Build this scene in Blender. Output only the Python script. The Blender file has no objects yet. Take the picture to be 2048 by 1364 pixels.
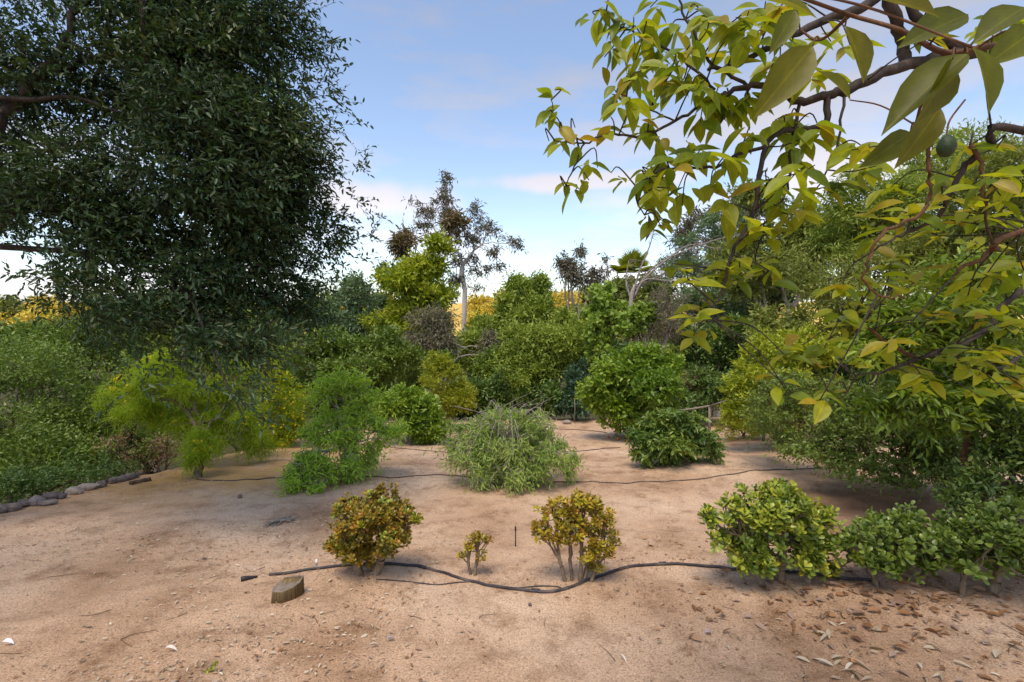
import bpy, math, random
import numpy as np
from mathutils import Vector, Matrix

SC = bpy.context.scene
COL = SC.collection
R = math.radians

# ------------------------------------------------------------------ camera, sky, sun, exposure
CAM = np.array([0.0, 0.0, 1.70])
F = 967.0                      # focal length in pixels of the 2048 px wide photograph
PITCH = math.atan((682 - 620) / F)
cam_data = bpy.data.cameras.new('camera')
cam_data.sensor_width = 36.0
cam_data.lens = 36.0 * F / 2048.0
cam_data.clip_start = 0.05
cam_data.clip_end = 6000.0
cam = bpy.data.objects.new('camera', cam_data)
COL.objects.link(cam)
cam.location = CAM
cam.rotation_euler = (math.pi / 2 - PITCH, 0, 0)
SC.camera = cam

SUN_ELEV = R(66.0)
SUN_AZ = R(200.0)              # compass angle of the sun measured from +Y clockwise: behind the camera
sun_from = Vector((math.sin(SUN_AZ) * math.cos(SUN_ELEV), math.cos(SUN_AZ) * math.cos(SUN_ELEV), math.sin(SUN_ELEV)))

world = bpy.data.worlds.new('World')
SC.world = world
world.use_nodes = True
wn, wl = world.node_tree.nodes, world.node_tree.links
wn.clear()
sky = wn.new('ShaderNodeTexSky')
sky.sky_type = 'NISHITA'
sky.sun_disc = False
sky.sun_elevation = SUN_ELEV
sky.sun_rotation = SUN_AZ
sky.altitude = 150
sky.air_density = 1.0
sky.dust_density = 1.3
sky.ozone_density = 1.0
# soft clouds: streaks and low puffs, all round the sky
tc = wn.new('ShaderNodeTexCoord')
sep = wn.new('ShaderNodeSeparateXYZ')
wl.new(tc.outputs['Generated'], sep.inputs[0])
mp = wn.new('ShaderNodeMapping')
mp.inputs['Scale'].default_value = (1.7, 1.7, 6.5)
mp.inputs['Location'].default_value = (0.35, 0.2, 0.0)
wl.new(tc.outputs['Generated'], mp.inputs[0])
nz = wn.new('ShaderNodeTexNoise')
nz.inputs['Scale'].default_value = 1.6
nz.inputs['Detail'].default_value = 7
nz.inputs['Roughness'].default_value = 0.55
wl.new(mp.outputs[0], nz.inputs['Vector'])
cr = wn.new('ShaderNodeValToRGB')
cr.color_ramp.elements[0].position = 0.46
cr.color_ramp.elements[1].position = 0.72
wl.new(nz.outputs['Fac'], cr.inputs[0])
def puff(direction, width, height):
    """a soft low cloud round a direction of the sky, broken up by the same noise"""
    d = Vector(direction).normalized()
    mp2 = wn.new('ShaderNodeMapping'); mp2.vector_type = 'POINT'
    sb = wn.new('ShaderNodeVectorMath'); sb.operation = 'SUBTRACT'; sb.inputs[1].default_value = d
    wl.new(tc.outputs['Generated'], sb.inputs[0])
    sc = wn.new('ShaderNodeVectorMath'); sc.operation = 'MULTIPLY'; sc.inputs[1].default_value = (1 / width, 1 / width, 1 / height)
    wl.new(sb.outputs[0], sc.inputs[0])
    ln = wn.new('ShaderNodeVectorMath'); ln.operation = 'LENGTH'; wl.new(sc.outputs[0], ln.inputs[0])
    n2 = wn.new('ShaderNodeTexNoise'); n2.inputs['Scale'].default_value = 9.0; n2.inputs['Detail'].default_value = 6
    wl.new(tc.outputs['Generated'], n2.inputs['Vector'])
    ma = wn.new('ShaderNodeMath'); ma.operation = 'MULTIPLY_ADD'; ma.inputs[1].default_value = -1.5
    wl.new(n2.outputs['Fac'], ma.inputs[0]); wl.new(ln.outputs['Value'], ma.inputs[2])
    r = wn.new('ShaderNodeMapRange'); r.inputs[1].default_value = 0.45; r.inputs[2].default_value = -0.35; r.interpolation_type = 'SMOOTHSTEP'
    wl.new(ma.outputs[0], r.inputs[0])
    return r.outputs[0]
cloud_fac = cr.outputs[0]
for direc, w_, h_ in (((-0.28, 1.0, 0.225), 0.15, 0.045), ((0.70, 1.0, 0.29), 0.17, 0.06), ((0.15, 1.0, 0.26), 0.22, 0.02), ((-1.0, 0.3, 0.25), 0.2, 0.05), ((1.0, -0.4, 0.25), 0.2, 0.05), ((-0.6, -1.0, 0.28), 0.2, 0.05), ((0.4, -1.0, 0.22), 0.2, 0.05)):
    mxx = wn.new('ShaderNodeMath'); mxx.operation = 'MAXIMUM'
    wl.new(cloud_fac, mxx.inputs[0]); wl.new(puff(direc, w_, h_), mxx.inputs[1])
    cloud_fac = mxx.outputs[0]
veil = wn.new('ShaderNodeMapRange')           # a thin even veil of high haze over the whole sky
veil.inputs[3].default_value = 0.10; veil.inputs[4].default_value = 0.92
wl.new(cloud_fac, veil.inputs[0])
bw = wn.new('ShaderNodeRGBToBW')
wl.new(sky.outputs[0], bw.inputs[0])
cc = wn.new('ShaderNodeMix'); cc.data_type = 'RGBA'; cc.blend_type = 'MULTIPLY'
cc.inputs[0].default_value = 1.0
cc.inputs[6].default_value = (1.20, 1.14, 1.22, 1)
wl.new(bw.outputs[0], cc.inputs[7])
mx = wn.new('ShaderNodeMix'); mx.data_type = 'RGBA'
wl.new(veil.outputs[0], mx.inputs[0])
wl.new(sky.outputs[0], mx.inputs[6])
wl.new(cc.outputs[2], mx.inputs[7])
bg = wn.new('ShaderNodeBackground')
bg.inputs['Strength'].default_value = 0.124
wl.new(mx.outputs[2], bg.inputs['Color'])
wo = wn.new('ShaderNodeOutputWorld')
wl.new(bg.outputs[0], wo.inputs[0])

sd = bpy.data.lights.new('sun', 'SUN')
sd.energy = 1.5
sd.angle = R(26.0)
sd.color = (1.0, 0.85, 0.66)
sun = bpy.data.objects.new('sun', sd)
COL.objects.link(sun)
sun.rotation_euler = sun_from.to_track_quat('Z', 'Y').to_euler()

SC.view_settings.view_transform = 'Standard'
SC.view_settings.look = 'None'
SC.view_settings.gamma = 1.0
SC.view_settings.use_curve_mapping = False
SC.view_settings.exposure = 1.05
SC.render.engine = 'CYCLES'
SC.cycles.use_denoising = True
SC.cycles.max_bounces = 4
SC.cycles.diffuse_bounces = 3
SC.cycles.glossy_bounces = 2
SC.cycles.transmission_bounces = 4
SC.cycles.transparent_max_bounces = 4
SC.cycles.caustics_reflective = False
SC.cycles.caustics_refractive = False

# ------------------------------------------------------------------ helpers: noise, pixels, ground
def _hash(ix, iy, seed):
    h = (ix.astype(np.int64) * 374761393 + iy.astype(np.int64) * 668265263 + seed * 974711) & 0x7fffffff
    h = ((h ^ (h >> 13)) * 1274126177) & 0x7fffffff
    return ((h ^ (h >> 16)) & 0xffff) / 65535.0

def vnoise(x, y, seed=0):
    x = np.asarray(x, float); y = np.asarray(y, float)
    ix, iy = np.floor(x), np.floor(y)
    fx, fy = x - ix, y - iy
    fx = fx * fx * (3 - 2 * fx); fy = fy * fy * (3 - 2 * fy)
    a = _hash(ix, iy, seed); b = _hash(ix + 1, iy, seed)
    c = _hash(ix, iy + 1, seed); d = _hash(ix + 1, iy + 1, seed)
    return (a + (b - a) * fx) * (1 - fy) + (c + (d - c) * fx) * fy - 0.5

def fbm(x, y, seed=0, octs=4):
    s, amp, f = 0.0, 1.0, 1.0
    for k in range(octs):
        s = s + amp * vnoise(np.asarray(x) * f + 17.3 * k, np.asarray(y) * f - 9.1 * k, seed + k)
        amp *= 0.5; f *= 2.03
    return s

def sst(a, b, x):
    t = np.clip((np.asarray(x, float) - a) / (b - a), 0, 1)
    return t * t * (3 - 2 * t)

MOUNDS = [(-1.15, 3.75, 0.55, 0.10), (0.5, 3.8, 0.45, 0.05), (2.2, 3.9, 0.9, 0.08), (3.4, 3.8, 1.0, 0.10), (-2.3, 7.3, 1.0, 0.07),
          (0.1, 7.3, 1.2, 0.08), (2.9, 8.4, 1.2, 0.08), (-2.0, 11.0, 1.2, 0.08), (2.7, 11.4, 1.4, 0.10)]

_dr = np.random.default_rng(9)
DENTS = [(_dr.uniform(-4.5, 4.0), 2.3 + 4.5 * _dr.uniform() ** 1.3, _dr.uniform(0.05, 0.16), _dr.uniform(0.006, 0.020) * _dr.choice([1, 1, -0.8])) for _ in range(70)]

def edge_x(y):
    return -5.95 + (np.asarray(y, float) - 5.6) * 0.16

def ground(x, y):
    x = np.asarray(x, float); y = np.asarray(y, float)
    yc = np.clip(y, 0, 15.5)
    z = -0.12 * yc
    # beyond the yard the canyon falls away, then the far slope climbs to golden hills
    far = np.clip(y - 15.5, 0, None)
    z = z - 9.0 * (1 - np.exp(-far / 22.0))
    z = z + sst(70, 230, y) * (13.0 + 5.0 * fbm(x / 90.0, y / 120.0, 5, 3) * 2) - sst(240, 500, y) * 14.0
    z = z + sst(900, 1900, y) * (26 + 50 * fbm(x / 700.0 + 3, y / 900.0, 8, 3)) * sst(200, -600, x)
    # left bank
    e = edge_x(np.clip(y, 0, 14))
    d = np.clip(e - x, 0, None)
    near = sst(-6, -1, y) * (1 - sst(16, 30, y))
    z = z - near * (3.2 * (1 - np.exp(-d * 0.22)))
    # right side a little higher
    z = z + 0.05 * np.clip(x - 2.0, 0, 6) * (1 - sst(6, 20, y)) * sst(-6, 2, y)
    # the slope climbs gently behind the camera
    b = np.clip(-y - 7, 0, None)
    z = z + 6.0 * sst(0, 75, b) * (1 + 0.12 * fbm(x / 60.0, y / 60.0, 3, 2)) + 0.03 * np.clip(b, 0, 200)
    # relief
    z = z + 0.10 * fbm(x / 2.6, y / 2.6, 1, 3) * sst(-3, 2, y + 3) + 0.035 * fbm(x * 1.7, y * 1.7, 2, 3) * (np.abs(x) < 12) * (np.abs(y) < 20)
    for mx_, my_, mr, mh in MOUNDS:
        z = z + mh * np.exp(-((x - mx_) ** 2 + (y - my_) ** 2) / (mr * mr))
    fine = (np.abs(x) < 8) & (y > 1) & (y < 17)
    z = z + fine * (0.014 * fbm(x * 6.0, y * 6.0, 31, 3) + 0.014 * np.minimum(0, fbm(x * 2.4, y * 2.4, 41, 2) + 0.1))
    for mx_, my_, mr, mh in DENTS:
        z = z - mh * np.exp(-((x - mx_) ** 2 + (y - my_) ** 2) / (mr * mr))
    z = z + sst(25, 90, np.abs(y - 20)) * 2.5 * fbm(x / 24.0, y / 24.0, 11, 3)
    return z

def gz(x, y):
    return float(ground(np.array([x]), np.array([y]))[0])

CP, SP = math.cos(PITCH), math.sin(PITCH)
def ray(px, py):
    r = (px - 1024) / F; u = -(py - 682) / F
    v = np.array([r, CP + u * SP, -SP + u * CP])
    return v

def P(px, py, D):
    """point at pixel px,py of the photograph, D metres in front (along Y)"""
    v = ray(px, py)
    return CAM + v * (D / v[1])

def onground(px, py):
    v = ray(px, py)
    t = np.arange(1.0, 60, 0.02)
    pts = CAM[None] + v[None] * t[:, None]
    g = ground(pts[:, 0], pts[:, 1])
    k = int(np.argmax(pts[:, 2] < g))
    p = pts[k]
    return np.array([p[0], p[1], gz(p[0], p[1])])

def gp(x, y, dz=0.0):
    return np.array([x, y, gz(x, y) + dz])

# ------------------------------------------------------------------ helpers: objects and meshes
def tag(o, label=None, cat=None, group=None, kind=None):
    if label: o['label'] = label
    if cat: o['category'] = cat
    if group: o['group'] = group
    if kind: o['kind'] = kind
    return o

def empty(name, loc, label=None, cat=None, group=None):
    o = bpy.data.objects.new(name, None)
    o.empty_display_size = 0.1
    COL.objects.link(o)
    o.location = [float(v) for v in loc]
    return tag(o, label, cat, group)

def make_mesh(name, V, faces_flat, counts, mat, rnd=None, smooth=False):
    me = bpy.data.meshes.new(name)
    V = np.ascontiguousarray(V, dtype=np.float32)
    nv, nl, nf = len(V), len(faces_flat), len(counts)
    me.vertices.add(nv); me.loops.add(nl); me.polygons.add(nf)
    me.vertices.foreach_set('co', V.ravel())
    me.loops.foreach_set('vertex_index', np.ascontiguousarray(faces_flat, dtype=np.int32))
    starts = np.zeros(nf, dtype=np.int32); starts[1:] = np.cumsum(counts)[:-1]
    me.polygons.foreach_set('loop_start', starts)
    me.polygons.foreach_set('loop_total', np.ascontiguousarray(counts, dtype=np.int32))
    if smooth:
        me.polygons.foreach_set('use_smooth', np.ones(nf, dtype=bool))
    if rnd is not None:
        at = me.attributes.new('rnd', 'FLOAT', 'POINT')
        at.data.foreach_set('value', np.ascontiguousarray(rnd, dtype=np.float32))
    me.materials.append(mat)
    me.update(calc_edges=True)
    return me

def link(name, me, parent=None, off=None, kind=None):
    o = bpy.data.objects.new(name, me)
    COL.objects.link(o)
    if parent is not None: o.parent = parent
    if off is not None: o.location = [float(v) for v in off]
    if kind: o['kind'] = kind
    return o

class Tubes:
    def __init__(s):
        s.V = []; s.Fc = []; s.n = 0
    def add(s, pts, r0, r1=None, sides=6, cap=True, radii=None):
        pts = np.asarray(pts, float)
        n = len(pts)
        if r1 is None: r1 = r0
        rr = np.linspace(r0, r1, n) if radii is None else np.asarray(radii, float)
        tan = np.gradient(pts, axis=0)
        tan /= np.linalg.norm(tan, axis=1)[:, None] + 1e-9
        ref = np.array([0.0, 0, 1.0]) if abs(tan[:, 2]).mean() < 0.8 else np.array([1.0, 0.0, 0])
        a = np.cross(tan, ref); a /= np.linalg.norm(a, axis=1)[:, None] + 1e-9
        b = np.cross(tan, a)
        th = np.arange(sides) * 2 * math.pi / sides
        ring = pts[:, None, :] + rr[:, None, None] * (a[:, None, :] * np.cos(th)[None, :, None] + b[:, None, :] * np.sin(th)[None, :, None])
        base = s.n
        s.V.append(ring.reshape(-1, 3))
        for i in range(n - 1):
            for j in range(sides):
                k = (j + 1) % sides
                s.Fc.append((base + i * sides + j, base + i * sides + k, base + (i + 1) * sides + k, base + (i + 1) * sides + j))
        s.n += n * sides
        if cap:
            s.Fc.append(tuple(base + j for j in range(sides))[::-1])
            s.Fc.append(tuple(base + (n - 1) * sides + j for j in range(sides)))
        return s
    def build(s, name, mat, parent=None, origin=(0, 0, 0), smooth=True):
        V = np.concatenate(s.V) - np.asarray(origin)[None]
        flat = np.concatenate([np.array(f) for f in s.Fc])
        cnt = np.array([len(f) for f in s.Fc])
        me = make_mesh(name, V, flat, cnt, mat, smooth=smooth)
        return link(name, me, parent)

def bezier(pts, n=8):
    """smooth polyline through points (Catmull-Rom)"""
    p = np.asarray(pts, float)
    if len(p) < 3:
        t = np.linspace(0, 1, n)[:, None]
        return p[0] * (1 - t) + p[-1] * t
    q = np.vstack([2 * p[0] - p[1], p, 2 * p[-1] - p[-2]])
    out = []
    for i in range(1, len(q) - 2):
        for t in np.linspace(0, 1, n, endpoint=False):
            a, b, c, d = q[i - 1], q[i], q[i + 1], q[i + 2]
            out.append(0.5 * ((2 * b) + (-a + c) * t + (2 * a - 5 * b + 4 * c - d) * t * t + (-a + 3 * b - 3 * c + d) * t ** 3))
    out.append(p[-1])
    return np.array(out)

# leaf templates: x along the leaf 0..1, y across -0.5..0.5, z normal
def tpl(verts, faces):
    return (np.array(verts, float), np.concatenate([np.array(f) for f in faces]), np.array([len(f) for f in faces]), len(verts))
T_DIA = tpl([(0, 0, 0), (0.45, 0.5, 0.10), (1, 0, 0), (0.45, -0.5, 0.10)], [(0, 2, 1), (0, 3, 2)])
T_OVAL = tpl([(0, 0, 0), (0.28, 0.46, 0.10), (0.68, 0.40, 0.06), (1, 0, -0.12), (0.68, -0.40, 0.06), (0.28, -0.46, 0.10), (0.5, 0, -0.03)],
             [(0, 6, 2, 1), (6, 3, 2), (0, 5, 4, 6), (6, 4, 3)])
T_HEX = tpl([(0, 0, 0), (0.30, 0.46, 0.10), (0.70, 0.38, 0.06), (1, 0, -0.08), (0.70, -0.38, 0.06), (0.30, -0.46, 0.10)], [(0, 3, 2, 1), (0, 5, 4, 3)])
T_NEEDLE = tpl([(0, -0.5, 0), (0, 0.5, 0), (1, 0.25, 0), (1, -0.25, 0)], [(0, 3, 2, 1)])
def _big():
    xs = [0.0, 0.10, 0.24, 0.42, 0.60, 0.78, 0.92, 1.0]
    ws = [0.015, 0.20, 0.41, 0.50, 0.45, 0.28, 0.09, 0.0]
    V = []; Fc = []
    for x, w in zip(xs, ws):
        zc = -0.16 * x * x
        V += [(x, w, zc + 0.22 * w), (x, 0, zc), (x, -w, zc + 0.22 * w)]
    for i in range(len(xs) - 1):
        a = 3 * i
        Fc += [(a, a + 1, a + 4, a + 3), (a + 1, a + 2, a + 5, a + 4)]
    return tpl(V, Fc)
T_BIG = _big()
def _jade():
    out = [(0.0, 0.05), (0.35, 0.28), (0.65, 0.47), (0.88, 0.40), (1.0, 0.0), (0.88, -0.40), (0.65, -0.47), (0.35, -0.28), (0.0, -0.05)]
    V = [(x, y, 0.10 * x * x) for x, y in out] + [(0.62, 0, 0.15)]
    n = len(out); Fc = []
    for i in range(n):
        j = (i + 1) % n
        Fc += [(9, j, i)]
    return tpl(V, Fc)
T_JADE = _jade()

def axes(X, Zh):
    X = X / (np.linalg.norm(X, axis=1)[:, None] + 1e-9)
    Y = np.cross(Zh, X); Y /= np.linalg.norm(Y, axis=1)[:, None] + 1e-9
    Z = np.cross(X, Y)
    return X, Y, Z

def leaf_mesh(name, T, Pn, X, Zh, L, W, mat, rnd, parent=None, origin=(0, 0, 0), kind='stuff', smooth=False):
    n = len(Pn)
    if n == 0: return None
    X, Y, Z = axes(X, Zh)
    tv, tf, tc_, nv = T
    V = (Pn[:, None, :] + X[:, None, :] * (tv[None, :, 0:1] * L[:, None, None]) + Y[:, None, :] * (tv[None, :, 1:2] * W[:, None, None])
         + Z[:, None, :] * (tv[None, :, 2:3] * L[:, None, None])) - np.asarray(origin)[None, None]
    idx = (np.arange(n) * nv)[:, None] + tf[None]
    me = make_mesh(name, V.reshape(-1, 3), idx.ravel(), np.tile(tc_, n), mat, np.repeat(rnd, nv), smooth)
    return link(name, me, parent, kind=kind)

def leaf_parts(name, T, Pn, X, Zh, L, W, mat, parent, origin, smooth=False):
    me = make_mesh(name, T[0], T[1], T[2], mat, np.zeros(T[3]), smooth)
    X, Y, Z = axes(X, Zh)
    og = np.asarray(origin)
    tones = np.random.default_rng(len(Pn) + int(abs(og[0]) * 100)).uniform(0.02, 0.98, len(Pn))
    for i in range(len(Pn)):
        o = bpy.data.objects.new(name, me)
        COL.objects.link(o)
        o.parent = parent
        p = Pn[i] - og
        M = np.eye(4)
        M[:3, 0] = X[i] * L[i]; M[:3, 1] = Y[i] * W[i]; M[:3, 2] = Z[i] * L[i]; M[:3, 3] = p
        o.matrix_basis = Matrix(M.tolist())
        o.color = (float(tones[i]), 0, 0, 1)

def largest(Pn, L, n):
    """indices of the n leaves that show largest in the photograph, and the rest"""
    d = Pn - CAM[None]
    zf = d[:, 1] * CP - d[:, 2] * SP
    zu = d[:, 1] * SP + d[:, 2] * CP
    u = d[:, 0] / np.maximum(zf, 0.05) * F; v = zu / np.maximum(zf, 0.05) * F
    inside = (zf > 0.1) & (abs(u) < 1010) & (abs(v) < 670)
    key = np.where(inside, L / np.maximum(zf, 0.1), 0)
    order = np.argsort(-key)
    return order[:n], order[n:]

def unit(rng, n):
    v = rng.normal(size=(n, 3))
    return v / np.linalg.norm(v, axis=1)[:, None]

def twigs(rng, S, Dr, length, m, leaf_len, leaf_w, droop=0.1, ang=1.0, hang=0.0, flat=0.6, clump=None, spread=0.35):
    """rows of alternate leaves along twigs that start at S and point along Dr"""
    n = len(S)
    Lt = length * rng.uniform(0.6, 1.35, n)
    t = (np.arange(m) + rng.uniform(0.2, 0.8, (n, m))) / m
    drp = np.array([0, 0, -1.0])
    pos = S[:, None, :] + Dr[:, None, :] * (t * Lt[:, None])[..., None] + drp * (droop * (t ** 2) * Lt[:, None])[..., None]
    tang = Dr[:, None, :] + drp * (2 * droop * t)[..., None]
    side0 = np.cross(Dr, unit(rng, n)); side0 /= np.linalg.norm(side0, axis=1)[:, None] + 1e-9
    sgn = np.where(np.arange(m) % 2 == 0, 1.0, -1.0)
    side = side0[:, None, :] * sgn[None, :, None] + rng.normal(size=(n, m, 3)) * spread
    X = tang + side * ang + drp * hang
    up = np.array([0, 0, 1.0])
    Zh = up * flat + rng.normal(size=(n, m, 3)) * 0.55
    L = leaf_len * rng.uniform(0.65, 1.25, (n, m)); W = L * leaf_w * rng.uniform(0.8, 1.2, (n, m))
    base = rng.uniform(0, 1, n) if clump is None else clump
    rn = np.clip(base[:, None] * 0.6 + rng.uniform(0, 0.4, (n, m)), 0, 0.999)
    N = n * m
    return pos.reshape(N, 3), X.reshape(N, 3), Zh.reshape(N, 3), L.ravel(), W.ravel(), rn.ravel()

def cat_leaves(a, b):
    return tuple(np.concatenate([x, y]) for x, y in zip(a, b))

def skeleton(T, base, tips, r_tip, rng, fork=None, sides=6, wig=0.06, power=0.5, fr=(0.32, 0.5)):
    tips = np.asarray(tips, float)
    def seg(p, q, r0, r1):
        L = np.linalg.norm(q - p)
        k = 4 if (L > 0.1 and r0 > 0.006) else 3
        t = np.linspace(0, 1, k)[:, None]
        pts = p * (1 - t) + q * t
        pts[1:-1] += rng.normal(size=(k - 2, 3)) * wig * L
        T.add(pts, r0, r1, sides if r0 > 0.012 else (4 if r0 > 0.005 else 3), cap=False)
    def rec(p, idx, r):
        n = len(idx)
        if n == 1:
            seg(p, tips[idx[0]], r, r_tip * 0.6); return
        c = tips[idx].mean(0)
        q = p + (c - p) * rng.uniform(*fr)
        rn = r_tip * n ** power
        seg(p, q, r, rn)
        d = tips[idx] - c
        w, v = np.linalg.eigh(d.T @ d + np.eye(3) * 1e-6)
        ax = v[:, 2] + rng.normal(size=3) * 0.35
        o = np.argsort(d @ ax)
        k = max(1, min(n - 1, int(n * rng.uniform(0.35, 0.65))))
        for sub in (idx[o[:k]], idx[o[k:]]):
            rec(q, sub, r_tip * len(sub) ** power * 1.02)
    n = len(tips)
    p = np.asarray(base, float)
    r0 = r_tip * n ** power
    if fork is not None:
        seg(p - np.array([0, 0, 0.05]), fork, r0 * 1.35, r0)
        p = np.asarray(fork, float)
    rec(p, np.arange(n), r0)

# ------------------------------------------------------------------ materials
def mat(name):
    m = bpy.data.materials.new(name); m.use_nodes = True
    nt = m.node_tree; nt.nodes.clear()
    out = nt.nodes.new('ShaderNodeOutputMaterial')
    return m, nt.nodes, nt.links, out

def leaf_mat(name, cols, rough=0.5, spec=0.35, trans=0.3, tint=(1.25, 1.25, 0.6), veins=False, gain=(1.0, 1.0, 1.0)):
    cols = [tuple(min(0.8, c[i] * gain[i]) for i in range(3)) for c in cols]
    m, N, Lk, out = mat(name)
    at = N.new('ShaderNodeAttribute'); at.attribute_name = 'rnd'
    oi = N.new('ShaderNodeObjectInfo')
    ad = N.new('ShaderNodeMath'); ad.operation = 'ADD'
    spc = N.new('ShaderNodeSeparateColor'); Lk.new(oi.outputs['Color'], spc.inputs[0])   # single leaves carry their tone in the object colour
    Lk.new(at.outputs['Fac'], ad.inputs[0]); Lk.new(spc.outputs[0], ad.inputs[1])
    fr = N.new('ShaderNodeMath'); fr.operation = 'FRACT'
    Lk.new(ad.outputs[0], fr.inputs[0])
    rp = N.new('ShaderNodeValToRGB')
    e = rp.color_ramp.elements
    while len(e) < len(cols): e.new(0.5)
    for i, c in enumerate(cols):
        e[i].position = i / max(1, len(cols) - 1)
        e[i].color = (*c, 1)
    Lk.new(fr.outputs[0], rp.inputs[0])
    colour = rp.outputs[0]
    if veins:
        tc = N.new('ShaderNodeTexCoord')
        sp = N.new('ShaderNodeSeparateXYZ'); Lk.new(tc.outputs['Object'], sp.inputs[0])
        ab = N.new('ShaderNodeMath'); ab.operation = 'ABSOLUTE'; Lk.new(sp.outputs['Y'], ab.inputs[0])
        k1 = N.new('ShaderNodeMath'); k1.operation = 'MULTIPLY_ADD'; k1.inputs[1].default_value = -0.75   # side veins sweep forward
        Lk.new(ab.outputs[0], k1.inputs[0]); Lk.new(sp.outputs['X'], k1.inputs[2])
        k2 = N.new('ShaderNodeMath'); k2.operation = 'MULTIPLY'; k2.inputs[1].default_value = 58.0; Lk.new(k1.outputs[0], k2.inputs[0])
        k3 = N.new('ShaderNodeMath'); k3.operation = 'SINE'; Lk.new(k2.outputs[0], k3.inputs[0])
        r2 = N.new('ShaderNodeValToRGB')
        r2.color_ramp.elements[0].position = 0.80; r2.color_ramp.elements[0].color = (0.97, 0.97, 0.96, 1)
        r2.color_ramp.elements[1].position = 1.0; r2.color_ramp.elements[1].color = (1.10, 1.09, 1.05, 1)
        Lk.new(k3.outputs[0], r2.inputs[0])
        r3 = N.new('ShaderNodeValToRGB')
        r3.color_ramp.elements[0].position = 0.012; r3.color_ramp.elements[0].color = (1.5, 1.4, 1.2, 1)
        r3.color_ramp.elements[1].position = 0.035; r3.color_ramp.elements[1].color = (1, 1, 1, 1)
        Lk.new(ab.outputs[0], r3.inputs[0])
        wv = N.new('ShaderNodeTexNoise'); wv.inputs['Scale'].default_value = 3.5; wv.inputs['Detail'].default_value = 5
        Lk.new(tc.outputs['Object'], wv.inputs['Vector'])
        r4 = N.new('ShaderNodeValToRGB')
        r4.color_ramp.elements[0].position = 0.3; r4.color_ramp.elements[0].color = (0.78, 0.76, 0.7, 1)
        r4.color_ramp.elements[1].position = 0.7; r4.color_ramp.elements[1].color = (1.12, 1.1, 1.0, 1)
        Lk.new(wv.outputs['Fac'], r4.inputs[0])
        for src in (r2, r3, r4):
            mm = N.new('ShaderNodeMix'); mm.data_type = 'RGBA'; mm.blend_type = 'MULTIPLY'; mm.inputs[0].default_value = 1.0
            Lk.new(colour, mm.inputs[6]); Lk.new(src.outputs[0], mm.inputs[7])
            colour = mm.outputs[2]
    pb = N.new('ShaderNodeBsdfPrincipled')
    pb.inputs['Roughness'].default_value = rough
    pb.inputs['Specular IOR Level'].default_value = spec
    Lk.new(colour, pb.inputs['Base Color'])
    tm = N.new('ShaderNodeMix'); tm.data_type = 'RGBA'; tm.blend_type = 'MULTIPLY'; tm.inputs[0].default_value = 1.0
    tm.inputs[7].default_value = (*tint, 1)
    Lk.new(colour, tm.inputs[6])
    tl = N.new('ShaderNodeBsdfTranslucent')
    Lk.new(tm.outputs[2], tl.inputs['Color'])
    ms = N.new('ShaderNodeMixShader'); ms.inputs[0].default_value = trans
    Lk.new(pb.outputs[0], ms.inputs[1]); Lk.new(tl.outputs[0], ms.inputs[2])
    Lk.new(ms.outputs[0], out.inputs['Surface'])
    return m

def noise_mat(name, c1, c2, scale=8.0, rough=0.85, bump=0.3, stretch=(1, 1, 1), detail=6, spec=0.2, c3=None, bscale=None):
    m, N, Lk, out = mat(name)
    tc = N.new('ShaderNodeTexCoord')
    mp = N.new('ShaderNodeMapping'); mp.inputs['Scale'].default_value = stretch
    Lk.new(tc.outputs['Object'], mp.inputs[0])
    nz = N.new('ShaderNodeTexNoise'); nz.inputs['Scale'].default_value = scale; nz.inputs['Detail'].default_value = detail
    nz.inputs['Roughness'].default_value = 0.65
    Lk.new(mp.outputs[0], nz.inputs['Vector'])
    rp = N.new('ShaderNodeValToRGB')
    rp.color_ramp.elements[0].position = 0.33; rp.color_ramp.elements[0].color = (*c1, 1)
    rp.color_ramp.elements[1].position = 0.68; rp.color_ramp.elements[1].color = (*c2, 1)
    if c3:
        e = rp.color_ramp.elements.new(0.5); e.color = (*c3, 1)
    Lk.new(nz.outputs['Fac'], rp.inputs[0])
    pb = N.new('ShaderNodeBsdfPrincipled')
    pb.inputs['Roughness'].default_value = rough; pb.inputs['Specular IOR Level'].default_value = spec
    Lk.new(rp.outputs[0], pb.inputs['Base Color'])
    if bump:
        bp = N.new('ShaderNodeBump'); bp.inputs['Strength'].default_value = bump; bp.inputs['Distance'].default_value = 0.02
        n2 = nz
        if bscale:
            n2 = N.new('ShaderNodeTexNoise'); n2.inputs['Scale'].default_value = bscale; n2.inputs['Detail'].default_value = 6
            Lk.new(mp.outputs[0], n2.inputs['Vector'])
        Lk.new(n2.outputs['Fac'], bp.inputs['Height']); Lk.new(bp.outputs[0], pb.inputs['Normal'])
    Lk.new(pb.outputs[0], out.inputs['Surface'])
    return m

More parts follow.
